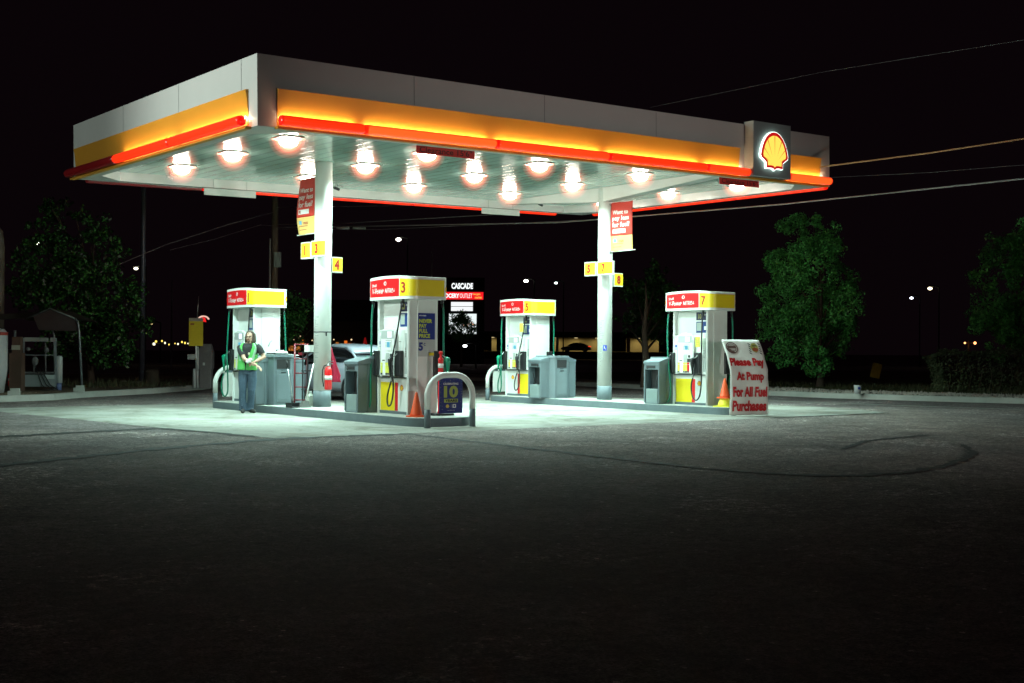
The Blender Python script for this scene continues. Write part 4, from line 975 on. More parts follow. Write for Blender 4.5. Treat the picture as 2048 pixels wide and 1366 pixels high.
    def gap(z):     # half angle of the open V at the front
        return .05+max(0,(z-.96))*1.35
    for side in (1,-1):
        vsx = []; K = 16
        for z in rows:
            g0 = gap(z); arm0, arm1 = (1.15, 2.0)
            if z < 1.16: hi = math.pi
            else: hi = math.pi
            for k in range(K+1):
                th = g0+(hi-g0)*k/K
                p = vp(side*th, z); f_ = 1+.012*math.sin(th*7+z*20); vsx.append((p.x*f_, p.y*f_, p.z))
        fs = []; ms = []
        for j in range(M2):
            for k in range(K):
                th = gap(rows[j])+(math.pi-gap(rows[j]))*(k+.5)/K
                if rows[j] > 1.17 and 1.12 < th < 2.05: continue       # arm hole
                q = (j*(K+1)+k, j*(K+1)+k+1, (j+1)*(K+1)+k+1, (j+1)*(K+1)+k)
                fs.append(q if side > 0 else q[::-1]); ms.append(1 if (k == 2 or k == 3) and rows[j] > 1.05 or .0 else 0)
        o0 = len(b.v); b.v += vsx
        for f_, m_ in zip(fs, ms): b.f.append([o0+i for i in f_]); b.mi.append(m_); b.sm.append(True)
    o = b.obj("safety_vest", [vm, vg], t); sf = o.modifiers.new("s",'SOLIDIFY'); sf.thickness = .007; sf.offset = 1
    # ---- jeans
    jm_ = mat("denim",(.06,.10,.15),.8,noise=.45,scale=14,bump=.6,bscale=22)
    b = MB(); b.rings([ring((-.01,0,.78),.165,.115), ring((-.01,0,.86),.162,.118), ring((-.01,0,.90),.158,.115)])
    limb(b, [(-.085,0,.84),(-.095,-.01,.66),(-.09,-.025,.46),(-.10,-.005,.28),(-.095,.015,.12),(-.095,.01,.045)], [.103,.092,.076,.073,.074,.078]); limb(b, [(.075,0,.84),(.10,0,.66),(.085,-.015,.46),(.06,.05,.28),(.035,.09,.12),(.035,.085,.045)], [.103,.092,.076,.073,.074,.078])
    for k in range(10):
        z = .08+.04*k if k < 6 else .40+.03*(k-6); b.tube([(-.16,-.02,z),(-.10,-.085,z-.01),(-.04,-.03,z+.012)], .010, 8)
    b.obj("jeans", jm_, t, remesh=.008)
    b = MB(); b.rings([ring((-.01,0,.875),.164,.12), ring((-.01,0,.905),.163,.12)]); b.obj("belt", black, t)
    # ---- shoes
    for sx, fy, an in ((-.09,.0,.25),(.05,.09,.7)):
        b = MB(); d = Vector((math.sin(an),-math.cos(an),0)); p = Vector((sx,fy,0))
        b.tube([p-d*.07+Vector((0,0,.05)), p+Vector((0,0,.05)), p+d*.10+Vector((0,0,.04)), p+d*.17+Vector((0,0,.032)), p+d*.20+Vector((0,0,.025))], [.042,.050,.045,.038,.02], 12, flat=1)
        b.map(lambda v: Vector((v.x,v.y,max(.0,v.z)))); b.obj("shoe", mat("shoe_leather",(.03,.028,.026),.5), t, subs=1)
    # ---- hair
    hm = mat("brown_hair",(.045,.025,.013),.6,noise=.5,scale=40,bump=.8,bscale=90)
    b = MB(); b.ell(H+Vector((0,.028,.058)), (.087,.098,.092), 18, 12)
    for s_ in (-1,1):
        for k in range(8):
            a = .15+k*.28; c_ = H+Vector((s_*.082*math.sin(a+.55), .02-.085*math.cos(a+.55)+.03,0))
            b.tube([c_+Vector((0,0,.085)), c_+Vector((s_*.010,0,0)), c_+Vector((s_*.014,-.004,-.08)), c_+Vector((s_*.008,0,-.145+.01*k))], [.017,.022,.022,.010], 8)
    b.map(lambda v: v if not (v.y < H.y-.052 and abs(v.x-H.x) < .066 and v.z < H.z+.10) else Vector((v.x, H.y-.045, v.z)))
    b.obj("hair", hm, t, remesh=.006)
    # beard shadow, mouth, eyes, glasses
    b = MB(); b.ell(H+Vector((0,-.088,-.052)), (.021,.006,.0045), 12, 8); b.obj("mouth", mat("lips",(.35,.14,.11),.5), t)
    b = MB(); b.ell(H+Vector((0,-.072,-.088)), (.030,.014,.016), 12, 8); b.ell(H+Vector((0,-.087,-.038)),(.024,.006,.005), 12, 8); b.obj("goatee", hm, t)
    for s_ in (-1,1):
        b = MB(); b.ell(H+Vector((s_*.030,-.080,.012)), (.013,.008,.007), 10, 8); b.obj("eye", mat("eye_dark",(.08,.06,.05),.3), t)
    b = MB()
    for s_ in (-1,1):
        b.tube([H+Vector((s_*.031+.021*math.cos(6.283*k/14), -.098, .010+.016*math.sin(6.283*k/14))) for k in range(15)], .0022, 6)
        b.tube([H+Vector((s_*.052,-.097,.014)), H+Vector((s_*.078,-.02,.012))], .002, 6)
    b.tube([H+Vector((-.01,-.099,.012)), H+Vector((.01,-.099,.012))], .002, 6); b.obj("glasses", dark, t)
    b = MB(); b.rings([[tuple(lw+(lw-le).normalized()*(-.015+q*.022)+Vector((.0,0,0))+Vector((.032*math.cos(6.283*k/14),0,.032*math.sin(6.283*k/14)))) for k in range(14)] for q in (0,1)]); b.obj("wristwatch", black, t)
    return t, lw
pt, lw = person()
b = MB(); b.ell((0,0,0),(.06,.035,.04)); b.ell((.03,-.01,.03),(.04,.03,.03)); b.ell((-.035,.0,-.02),(.035,.03,.03))
pw = Matrix.Translation(pt.location)@Matrix.Rotation(YAW-R(94),4,'Z')@Vector((.10,-.26,1.05))
o = b.obj("hand_cloth", paper, None, pw); tag(o, "white crumpled cloth held in the attendant's hand", "cloth")

# ================================================================ BACKDROP
def at(u, v, D): return CP+(_F+_R2*(u-1024)/FPX+_U2*(683-v)/FPX)*D
FH = Vector((_F.x,_F.y,0)).normalized()
FACE = YAW-R(90)                                  # thing turned to face the camera (local -y towards it)
leafm = bpy.data.materials.new("leaves"); leafm.use_nodes = True
n_ = leafm.node_tree.nodes; l_ = leafm.node_tree.links; B = n_["Principled BSDF"]; B.inputs["Roughness"].default_value = .45
gi = n_.new("ShaderNodeNewGeometry"); rp = n_.new("ShaderNodeValToRGB"); e = rp.color_ramp.elements
e[0].color = (.03,.20,.045,1); e[1].color = (.18,.66,.16,1); l_.new(gi.outputs["Random Per Island"], rp.inputs[0]); l_.new(rp.outputs[0], B.inputs["Base Color"])
leaf_dim = leafm.copy(); leaf_dim.name = "dim_lit_leaves"  # darker leaf copy: weaker light on these trees is put into the colour
for x_ in leaf_dim.node_tree.nodes:
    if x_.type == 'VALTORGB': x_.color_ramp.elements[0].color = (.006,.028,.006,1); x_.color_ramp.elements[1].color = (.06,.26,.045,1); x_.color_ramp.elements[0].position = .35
def tree(name, label, base, h, crown, r, nleaf, seed, trunk_h, leaf=.09, group=None, lobes=26, shape='egg'):
    rg = random.Random(seed); t = T(name, label, "tree", base, 0, group)
    c0, c1 = crown
    b = MB(); b.tube([(0,0,-.05),(.02,0,trunk_h*.5),(-.02,.02,trunk_h),(.03,0,c0+(c1-c0)*.5),(0,0,c0+(c1-c0)*.85)], [r*.07,r*.055,r*.05,r*.03,r*.01], 10)
    for k in range(12):
        a = rg.random()*6.28; z = trunk_h+(c1-trunk_h)*rg.uniform(.0,.6); q = r*rg.uniform(.5,.85)
        b.tube([(0,0,z),(math.cos(a)*q*.5,math.sin(a)*q*.5,z+.25*q),(math.cos(a)*q,math.sin(a)*q,z+.75*q)], [r*.022,r*.015,r*.006], 6)
    b.obj("trunk", bark, t)
    V = []; Fc = []
    cl = []
    for k in range(lobes):
        u_ = rg.random(); z = c0+(c1-c0)*u_
        prof = math.sin(math.pi*min(1,max(0,(u_*.86+.12))))**.75 if shape == 'egg' else 1.25*(1-u_)**.55*min(1,(u_+.08)*5)
        a = rg.random()*6.28; q = r*prof*rg.uniform(.35,.88)
        cl.append((math.cos(a)*q, math.sin(a)*q, z, r*rg.uniform(.22,.42)))
    for i in range(nleaf):
        cx, cy, cz_, cr_ = cl[rg.randrange(len(cl))]
        d = Vector((rg.gauss(0,1),rg.gauss(0,1),rg.gauss(0,1))).normalized()*cr_*rg.uniform(.35,1.08)
        p = Vector((cx+d.x, cy+d.y, cz_+d.z*.85)); s_ = leaf*rg.uniform(.6,1.3)
        nn = (d.normalized()+Vector((rg.gauss(0,.6),rg.gauss(0,.6),rg.gauss(0,.6)))).normalized(); a_ = nn.orthogonal().normalized(); c_ = nn.cross(a_)
        th = rg.random()*3; a2 = a_*math.cos(th)+c_*math.sin(th); c2_ = nn.cross(a2)
        o = len(V); V += [p-a2*s_*.5, p+c2_*s_*.28, p+a2*s_*.6, p-c2_*s_*.28]; Fc.append((o,o+1,o+2,o+3))
    b = MB(); b.add(V, Fc); b.obj("crown", leafm, t); return t
def gnd(u, v, z=0):
    d = _F+_R2*(u-1024)/FPX+_U2*(683-v)/FPX; return CP+d*((z-CP.z)/d.z)
def lobes_of(base, D, L): 
    return [tuple(at(u,v,D+rnd.uniform(-.6,.6))-Vector(base))+(r_*D/FPX,) for u,v,r_ in L]
def big_tree(name, label, u0, v0, D, L, nleaf, seed, leaf, group=None, limbs=True, lm=None):
    p = gnd(u0, v0, .15); base = (p.x,p.y,.15); rg = random.Random(seed); t = T(name, label, "tree", base, 0, group)
    cl = lobes_of(base, D, L); top = max(c[2] for c in cl); low = min(c[2]-c[3] for c in cl)
    b = MB(); b.tube([(0,0,-.05),(.03,0,low*.6),(-.03,.02,low+.4),(.05,0,(low+top)/2),(0,0,low+(top-low)*.8)], [.17,.12,.09,.05,.015], 10)
    for c in cl: b.tube([(0,0,max(low*.8,c[2]*.55)),(c[0]*.5,c[1]*.5,c[2]*.8),(c[0],c[1],c[2])], [.05,.03,.01], 6)
    b.obj("trunk", bark, t)
    V = []; Fc = []; sub = []
    for cx, cy, cz_, cr_ in cl:
        for k in range(max(5, int(cr_*26))):
            d = Vector((rg.gauss(0,1),rg.gauss(0,1),rg.gauss(0,1))).normalized()*cr_*rg.uniform(.5,.95)
            sub.append((cx+d.x, cy+d.y, cz_+d.z, cr_*rg.uniform(.24,.46)))
    W = [c[3]**2 for c in sub]
    for i in range(nleaf):
        cx, cy, cz_, cr_ = rg.choices(sub, W)[0]
        d = Vector((rg.gauss(0,1),rg.gauss(0,1),rg.gauss(0,1))).normalized(); q = rg.uniform(.5,1.0)*(1+.18*math.sin(d.x*7+cx*9)*math.sin(d.z*6+cy*5)); d = d*cr_*1.05*q
        p_ = Vector((cx+d.x, cy+d.y, cz_+d.z)); s_ = leaf*rg.uniform(.55,1.3)
        nn = (d.normalized()+Vector((rg.gauss(0,.5),rg.gauss(0,.5),rg.gauss(0,.5)))).normalized(); a_ = nn.orthogonal().normalized(); c_ = nn.cross(a_)
        th = rg.random()*3; a2 = a_*math.cos(th)+c_*math.sin(th); c2_ = nn.cross(a2)
        o = len(V); V += [p_-a2*s_*.5, p_+c2_*s_*.32, p_+a2*s_*.6, p_-c2_*s_*.32]; Fc.append((o,o+1,o+2,o+3))
    b = MB(); b.add(V, Fc); b.obj("crown", lm or leafm, t)
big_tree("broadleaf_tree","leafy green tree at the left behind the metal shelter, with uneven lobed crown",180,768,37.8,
  [(115,430,36),(100,410,16),(190,462,36),(150,425,20),(68,465,30),(55,515,38),(120,500,45),(200,530,45),(238,500,28),(150,560,60),(230,590,45),(272,592,28),(85,590,60),(250,640,38),(292,650,22),(180,640,60),(215,700,50),(120,680,50),(40,570,30),(260,690,30)], 17000, 11, .11, None, True, leaf_dim)
big_tree("ornamental_tree","egg-shaped green tree right of the banner, standing by the gravel strip",1640,773,43,
  [(1590,455,34),(1625,440,22),(1655,480,38),(1562,530,42),(1620,530,58),(1685,555,34),(1552,600,44),(1610,610,60),(1675,610,48),(1545,655,34),(1600,670,55),(1660,665,52),(1697,650,26),(1570,705,32),(1628,712,36),(1680,700,24)], 30000, 5, .10)
big_tree("ornamental_tree","dim green tree cut by the right edge of the picture",2035,772,44,
  [(2010,510,50),(1970,560,32),(2050,480,50),(1985,620,48),(2035,640,60),(1960,650,26),(2000,695,34),(2060,560,60),(2075,690,40)], 13000, 6, .11)
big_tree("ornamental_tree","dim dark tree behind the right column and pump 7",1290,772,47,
  [(1268,580,38),(1318,600,46),(1288,640,42),(1335,655,34),(1248,645,22),(1318,555,32),(1350,610,26)], 6000, 9, .12, None, True, leaf_dim)
tree("dark_tree","small dark tree in front of the lit pylon screen",tuple(at(922,780,95).xy)+(.1,),3.6,(2.2,4.0),1.45,2600,12,1.6,.17,lobes=26)
tree("dark_tree","dark leafy tree behind pump 1 with small lights shining through",tuple(at(590,780,56).xy)+(.1,),3.2,(1.4,3.5),1.3,1700,13,.8,.15,lobes=16)
# hedge
t = T("hedge", "low clipped dark green hedge at the right beyond the gravel strip", "hedge", tuple(gnd(1985,784,.15).xy)+(.15,), FACE-.12)
V = []; Fc = []; rg = random.Random(3)
for i in range(9000):
    x = rg.uniform(-1.85,2.6); y = rg.uniform(-.6,.6); z = rg.uniform(.02,1.22)
    if rg.random() < .75:
        k = rg.randrange(3)
        if k == 0: y = -.6+rg.gauss(0,.05)
        elif k == 1: z = 1.2+rg.gauss(0,.04)+.05*math.sin(x*3)
        else: x = -1.85+rg.gauss(0,.05)
    if x < -1.4: z = min(z, 1.05+.3*(x+1.85))
    x += .12*math.sin(z*3)-(.25*(1-z) if x < -1.2 else 0)*-1
    p = Vector((x,y,z)); s_ = rg.uniform(.04,.085); nn = Vector((rg.gauss(0,1),rg.gauss(0,1)-.6,rg.gauss(0,1)+.4)).normalized(); a2 = nn.orthogonal().normalized(); c2_ = nn.cross(a2); o = len(V)
    V += [p-a2*s_*.5,p+c2_*s_*.3,p+a2*s_*.6,p-c2_*s_*.3]; Fc.append((o,o+1,o+2,o+3))
b = MB(); b.add(V,Fc); b.obj("foliage", mat("hedge_leaf",(.06,.085,.035),.6,noise=.4), t)
b = MB()
for k in range(14): x = -1.6+k*.3; b.tube([(x,0,0),(x+.1,.05,.5),(x-.05,-.1,.95)], [.03,.02,.008], 6)
b.obj("stems", bark, t)
# low weeds on the beds
V = []; Fc = []
def tufts(cx, cy, sx, sy, n, z0, hh=.18):
    for i in range(n):
        p = Vector((cx+rg.gauss(0,sx), cy+rg.gauss(0,sy), z0)); a = rg.random()*6.28; L = hh*rg.uniform(.4,1.4); d = Vector((math.cos(a),math.sin(a),0)); o = len(V)
        V.extend([p-d*.012, p+d*.012, p+Vector((rg.gauss(0,.05),rg.gauss(0,.05),L))]); Fc.append((o,o+1,o+2))
q = gnd(215,772,.15); tufts(q.x,q.y,1.0,1.0,500,.15,.22); tufts(27.5,8,1.5,3.5,2600,.145,.12); tufts(26.5,2,1.0,2.5,1500,.145,.12); tufts(7.5,22,2.5,1.8,500,.15,.12)
b = MB(); b.add(V,Fc); o = struct(b.obj("weeds", mat("weed_green",(.07,.08,.035),.7)), "stuff", "thin dry weeds and grass on the beds beyond the kerbs", "weeds")
# stones of the gravel strip
b = MB()
for i in range(2600):
    k = rg.randrange(8, 42) if len(KR) > 42 else rg.randrange(len(KR)-1); a0 = KR[k].lerp(KR[k+1], rg.random()); tn = (KR[k+1]-KR[k]).normalized(); nn = Vector((-tn.y,tn.x))
    p = a0+nn*rg.uniform(.2,2.9); s_ = rg.uniform(.02,.06)
    vs = [(p.x+rg.uniform(.6,1)*s_*math.cos(6.283*j/5), p.y+rg.uniform(.6,1)*s_*math.sin(6.283*j/5), .13) for j in range(5)]+[(p.x,p.y,.15+s_*rg.uniform(.4,1))]
    b.add(vs, [(0,1,5),(1,2,5),(2,3,5),(3,4,5),(4,0,5)])
struct(b.obj("gravel_stones", mat("stone_pale",(.36,.33,.29),.8,noise=.5,scale=.9)), "stuff", "pale loose gravel stones along the right kerb", "gravel")

# ---- left: metal shelter and dispenser
q = gnd(100,781,.15); SH = Vector((2.9,17.6,.15))
t = T("metal_shelter", "open metal carport shelter with a pitched roof at the far left", "shelter", tuple(gnd(105,778,.15).xy)+(.15,), FACE+R(4))
gm = mat("galvanised",(.38,.42,.45),.4,metal=.5); rfm = mat("roof_metal",(.10,.09,.09),.5,metal=.3)
b = MB(); b.tube([(.88,-.3,0),(.80,-.3,1.4),(.76,-.3,1.82),(.68,-.3,1.95)], .032, 8); b.obj("post", gm, t)
b = MB(); b.tube([(-.72,-.9,0),(-.74,-.9,1.6)], .035, 8); b.obj("post", gm, t)
b = MB(); b.tube([(.10,-.1,0),(.06,-.1,1.45),(.0,-.1,1.68),(-.12,-.1,1.78)], .028, 8); b.obj("post", gm, t)
b = MB(); b.tube([(-.62,-.35,1.93),(.02,-.35,2.22),(.68,-.35,1.95)], .02, 8); b.obj("gable_rim", gm, t)
b = MB()
for a, c in (((-.66,1.92),(.02,2.21)),((.02,2.21),(.72,1.93))):
    vs = [(a[0],-.3,a[1]),(c[0],-.3,c[1]),(c[0]-.2,2.6,c[1]),(a[0]-.2,2.6,a[1])]; b.add(vs+[(x,y,z-.03) for x,y,z in vs], [(0,1,2,3),(7,6,5,4),(0,4,5,1),(2,6,7,3)])
vs = [(-.66,-.3,1.92),(-2.2,.2,1.88),(-2.2,.9,2.05),(.02,.9,2.20)]; b.add(vs, [(0,1,2,3)])
for k in range(5): b.tube([(-.66-.0,-.28+.2*k,1.93+.02*k),(-2.2,.2+.14*k,1.895+.035*k)], .012, 6)
b.obj("roof", rfm, t)
b = MB(); b.add([(-.30,-.28,1.62),(.74,-.28,1.60),(.70,-.28,1.90),(.02,-.28,2.19),(-.45,-.28,1.98)], [(0,1,2,3,4)]); so = b.obj("gable_panel", mat("gable_dull",(.11,.075,.08),.6,noise=.3), t); x_ = so.modifiers.new("s",'SOLIDIFY'); x_.thickness = .02
t = T("gas_dispenser", "old grey cylinder filling station with hoses inside the left metal shelter", "dispenser", tuple(gnd(79,781,.15).xy)+(.15,), FACE+R(2))
b = MB()
for x in (-.42,.42): b.box((x-.018,-.02,.12),(x+.018,.02,1.40))
for z in (.93,1.30): b.box((-.40,-.015,z),(.40,.015,z+.025))
b.obj("frame", gm, t)
b = MB(); b.box((-.42,-.02,.10),(.42,.25,.42)); b.obj("cabinet", mat("dull_steel",(.30,.33,.34),.5), t, bevel=.01)
b = MB(); b.box((.16,-.024,.31),(.40,-.021,.42)); b.obj("label_sticker", mat("pale_plate",(.55,.62,.60),.5), t)
b = MB(); b.box((-.40,-.03,1.31),(.22,.0,1.41)); b.box((.28,-.03,1.31),(.41,.0,1.41)); b.obj("top_sign", mat("pale_sign",(.42,.44,.42),.6), t)
b = MB(); b.box((-.40,.02,.45),(.40,.05,.50)); b.tube([(-.15,0,.5),(-.15,0,.8),(-.1,0,.9)], .03, 8); b.tube([(.16,0,.45),(.14,0,1.28)], .02, 8); b.ell((.18,-.02,1.08),(.07,.05,.08)); b.ell((-.30,-.02,1.1),(.06,.05,.06)); b.ell((-.12,-.02,.78),(.09,.05,.12)); b.obj("pipework", mat("pipe_dull",(.16,.16,.16),.5), t)
for x0, x1 in ((-.08,.25),(.0,.40),(.08,.52)):
    b = MB(); b.tube([(x0,-.04,.62),(x0+.06,-.05,.42),((x0+x1)/2,-.06,.15),(x1,-.10,.02),(x1-.25,-.2,.02)], .014, 6); b.obj("hose", black, t)
for u, v, h, lab in ((118,781,.92,"white bollard post with a blue foot, right of the old filling station"),(391,776,.55,"short white bollard in front of the yellow sign post")):
    t = T("bollard", lab, "bollard", tuple(gnd(u,v,.15).xy)+(.15 if u < 200 else .16,), 0)
    b = MB(); b.lathe((0,0,0), [(.085,.20 if u < 200 else .0),(.085,h-.03),(.07,h),(.0,h+.01)], 20); b.obj("sleeve", mat("sleeve_white",(.55,.56,.55),.5), t)
    if u < 200: b = MB(); b.cyl((0,0,0), .065, .20, 20); b.obj("foot", mat("foot_blue",(.15,.18,.35),.5), t)
extinguisher(tuple(gnd(20,782,.15).xy)+(.28,), "small red fire extinguisher at the far left edge beside the shelter", .75)
b = MB(); b.lathe((0,0,0), [(.75,0),(.75,.6),(.75,3.3),(.70,3.75),(.5,4.05),(.2,4.2),(0,4.22)], 32); o = b.obj("storage_tank", mat("tank_white",(.28,.28,.25),.5), None, tuple(at(-48,760,36.5).xy)+(.95,)); tag(o, "tall pale vertical tank cut by the left edge of the picture", "tank")
t = T("tank_cylinder", "pale lower vessel at the left edge below the shelter roof", "tank", tuple(gnd(-18,786,.15).xy)+(.15,))
b = MB(); b.lathe((0,0,0), [(.30,.0),(.36,.45),(.38,.6),(.38,1.5),(.3,1.6),(0,1.62)], 24); b.obj("vessel", mat("vessel_pale",(.42,.44,.45),.5), t)
b = MB(); b.cyl((0,0,1.44),.383,.08,24); b.obj("warning_band", mat("band_red",(.35,.05,.04),.5), t)
t = T("meter_box", "brown wooden cabinet with a small notice left of the old filling station", "cabinet", tuple(gnd(33,782,.15).xy)+(.15,), FACE)
b = MB(); b.box((-.16,-.1,0),(.16,.15,1.0)); b.box((-.10,-.08,1.0),(.12,.1,1.42)); b.obj("box", mat("brown_wood",(.12,.07,.05),.8,noise=.3), t)
b = MB(); b.box((-.10,-.105,1.08),(.12,-.085,1.20)); b.obj("notice", mat("notice_pale",(.45,.45,.36),.7), t)
for u, v in ((158,783),(28,790)):
    b = MB(); b.bbox((-.14,-.07,0),(.14,.07,.10), .01); b.bbox((-.08,-.06,.10),(.13,.06,.16), .01); o = b.obj("concrete_block", conc, None, tuple(gnd(u,v,.15).xy)+(.15,), (0,0,FACE+.2)); tag(o, "broken concrete block on the kerb edge "+("right of the shelter post" if u > 100 else "below the small extinguisher"), "block")
t = T("tree_stump", "cut grey tree stump on the dirt bed between the left tree and the yellow sign", "stump", tuple(gnd(303,769,.15).xy)+(.12,))
b = MB(); b.lathe((0,0,0), [(.27,0),(.24,.15),(.235,.45),(.24,.52)], 22); b.obj("trunk", bark, t, subs=1)
b = MB(); b.cyl((0,0,.519), .225, .008, 22); b.obj("cut_face", wood, t)
for u, v in ((247,765),(271,767)):
    b = MB(); b.ell((0,0,.03),(.13,.07,.05),10,6); o = b.obj("stone", mat("stone_grey",(.3,.28,.26),.8,noise=.3,bump=.5), None, tuple(gnd(u,v,.15).xy)+(.15,)); tag(o, "flat pale stone on the dirt bed, the "+("left" if u < 260 else "right")+" one before the stump", "stone")
# yellow sign on post
t = T("yellow_sign", "plain yellow rectangular sign on a thin post left of pump 1", "sign", tuple(gnd(391,777,.15).xy)+(.15,), FACE)
b = MB(); b.tube([(.03,.02,0),(.0,.02,.95),(.0,.02,2.0)], .022, 8); b.tube([(.02,.03,2.0),(.06,.03,2.65)], .010, 6); b.obj("post", metal, t)
b = MB(); b.box((-.20,-.01,1.22),(.20,.01,2.02)); b.obj("plate", mat("sign_mustard",(.60,.46,.02),.5,noise=.15,scale=20), t)
b = MB(); b.box((-.20,-.014,1.93),(.20,-.011,2.02)); b.box((-.16,-.014,1.82),(-.05,-.0115,1.87),1); b.obj("print", [mat("plate_grey",(.32,.31,.28),.6), mat("plate_brown",(.3,.08,.03),.6)], t)
t = T("air_machine", "dim grey service machine with a rounded hood between the yellow sign and pump 1", "machine", tuple(gnd(412,776,.15).xy)+(.15,), FACE)
b = MB(); b.prism([(-.17,-.12),(.17,-.12),(.17,.14),(-.17,.14)], 0, .55); b.prism([(-.20,-.15),(.20,-.15),(.20,.15),(-.20,.15)], .55, 1.05); b.prism([(-.20,-.15),(.20,-.15),(.20,.15),(-.20,.15)], 1.05, 1.28, 0, False, .7); b.obj("cabinet", mat("machine_grey",(.10,.09,.09),.6,noise=.5,scale=30), t, bevel=.02)
b = MB(); b.tube([(-.20,-.19,.5),(-.20,-.19,1.2)], .03, 8); b.box((-.50,-.17,.83),(-.22,-.15,.98)); b.box((-.06,-.16,.66),(.0,-.15,.74)); b.obj("hose_reel", mat("reel_pale",(.38,.40,.38),.5), t)

# ---- poles and wires
def pole(name, label, u, v_top, D, r, m, parts=None, base=0):
    p = at(u, v_top, D); t = T(name, label, "pole", (p.x,p.y,base)); b = MB(); b.tube([(0,0,0),(0,0,p.z*.5),(0,0,p.z)], [r*1.15,r,r*.85], 12); b.obj("shaft", m, t); return t, p
t, P0 = pole("utility_pole", "weathered wooden utility pole with a grey box, left of the left column", 551, 300, 46, .13, wood)
b = MB(); b.tube([(-.24,-.1,0),(-.24,-.1,P0.z*.62)], .035, 8); b.obj("conduit", mat("conduit_pale",(.40,.45,.44),.5), t)
zc = at(551,520,46).z; b = MB(); b.box((-.12,-.30,zc-.28),(.14,-.13,zc+.28), 0, (0,0,FACE)); b.obj("meter_cabinet", mat("cabinet_grey",(.32,.42,.38),.5), t, bevel=.02)
t, _ = pole("light_pole", "tall thin metal light pole rising behind the left end of the canopy", 289, 190, 42, .085, mat("pole_bluegrey",(.10,.115,.15),.4,metal=.4))
t, _ = pole("flag_pole", "thin dark pole beyond the festoon lights left of the yellow sign", 344, 560, 80, .05, mat("thin_dark",(.12,.10,.12),.6))
t, _ = pole("flag_pole", "thin pole rising behind pump 3 toward the lit pylon", 864, 503, 60, .03, mat("thin_pale",(.3,.3,.3),.6))
def wire(pts, label, r=.012, sag=0, m=None, name="overhead_wire"):
    Q = []
    for (u0,v0,d0),(u1,v1,d1) in zip(pts, pts[1:]):
        a, c = at(u0,v0,d0), at(u1,v1,d1)
        for k in range(16): f = k/16; p = a.lerp(c,f); p.z -= sag*4*f*(1-f); Q.append(tuple(p))
    Q.append(tuple(at(*pts[-1]))); b = MB(); b.tube(Q, r, 5); o = b.obj(name, m or mat("wire_grey",(.22,.22,.22),.5)); tag(o, label, "wire")
wire([(551,415,46),(820,411,40),(1300,395,34),(1500,372,32)], "overhead wire just under the canopy's back edge right of the left column", .010)
wire([(551,449,46),(700,446,42),(1060,425,38),(1240,415,36)], "overhead wire rising from the utility pole toward the right column", .014)
wire([(551,455,46),(760,452,42),(1120,445,36),(1560,409,30),(2100,352,24)], "pale overhead cable crossing the sky right of the right column", .018, 0, mat("wire_pale",(.30,.30,.29),.5))
wire([(551,458,46),(760,459,42),(1240,437,35)], "lowest overhead wire behind the left column", .008)
wire([(551,424,46),(460,448,44),(330,490,41),(200,545,38)], "overhead wire falling to the left from the utility pole", .016)
wire([(551,452,46),(520,450,45),(430,478,43),(340,500,41)], "thin overhead wire falling to the left below the other", .008)
wire([(1640,334,26),(1860,306,24),(2110,268,22)], "orange-lit overhead wire leaving the canopy's right corner", .016, 0, mat("wire_orange_lit",(.55,.28,.12),.5))  # orange light falling on this wire is put into its colour
wire([(1300,215,34),(1640,145,28),(2110,70,24)], "very faint thin wire high in the sky at the upper right", .0028)
wire([(1640,356,40),(1860,345,36),(2110,325,32)], "faint thin wire under the orange-lit wire", .005)
for u in (668,830):
    pass
t = T("cable_splice_case", "cable splice cases hanging on the overhead wire right of the left column", "splice case", tuple(at(700,456,42)), FACE)
for k in range(2):
    b = MB(); b.tube([(-.45+k*.55,0,0),(-.02+k*.55,0,-.01)], .045, 8); b.obj("case", mat("case_grey",(.35,.37,.37),.5), t)

# ---- street lamps far away (lit) on posts
def far_lamp(u, v, D, rad, col, s, label, post=True, arm=.8):
    p = at(u, v, D); t = T("street_lamp", label, "street lamp", (p.x,p.y,0), FACE)
    b = MB(); b.tube([(arm,0,0),(arm,0,p.z+.1),(arm*.4,0,p.z+.25),(0,0,p.z+.1)], .07, 8); b.obj("post", mat("lamp_post_dark",(.03,.03,.03),.6), t)
    rad *= .78; b = MB(); b.ell((0,0,p.z),(rad*1.25,rad,rad*.8),12,8); b.obj("lamp_head", emission("lamp_"+label[:14].replace(" ","_"), col, s), t)
far_lamp(797,479,110,.24,(1,.97,.8),9,"bright street lamp right of the left column, above pump 3")
far_lamp(1052,562,120,.22,(.85,1,.95),9,"bright street lamp above pump 5")
far_lamp(1112,566,130,.17,(.8,1,.95),6,"smaller street lamp right of the one above pump 5")
far_lamp(272,537,100,.17,(1,.95,.7),8,"street lamp right of the left tree")
far_lamp(75,487,90,.17,(1,.95,.8),8,"street lamp shining through the left tree")
far_lamp(1860,577,110,.20,(1,.85,.5),9,"warm street lamp at the right between the two trees")
far_lamp(1823,596,120,.17,(.85,.9,1),7,"cool white street lamp left of the warm one at the right")
far_lamp(930,692,90,.16,(.95,1,1),6,"low white lamp under the pylon screen")
far_lamp(303,648,110,.10,(.9,.7,.3),1.2,"faint warm lamp above the yellow festoon lights")
far_lamp(704,678,80,.06,(1,.8,.5),5,"tiny warm lamp just right of the left column")
t = T("globe_lamps", "pair of small orange globe lamps on one short post above the hedge", "lamp", tuple(at(1937,705,120).xy)+(0,), FACE)
zz = at(1937,686,120).z
b = MB(); b.tube([(0,0,0),(0,0,zz+.2)], .06, 8); b.tube([(-.35,0,zz),(.62,0,zz)], .03, 6); b.obj("post", mat("post_amber",(.3,.2,.06),.6), t)
for x, r_ in ((-.35,.10),(.62,.14)): b = MB(); b.ell((x,0,zz),(r_,r_,r_),10,8); b.obj("globe", emission("globe_orange",(1,.42,.15),3), t)
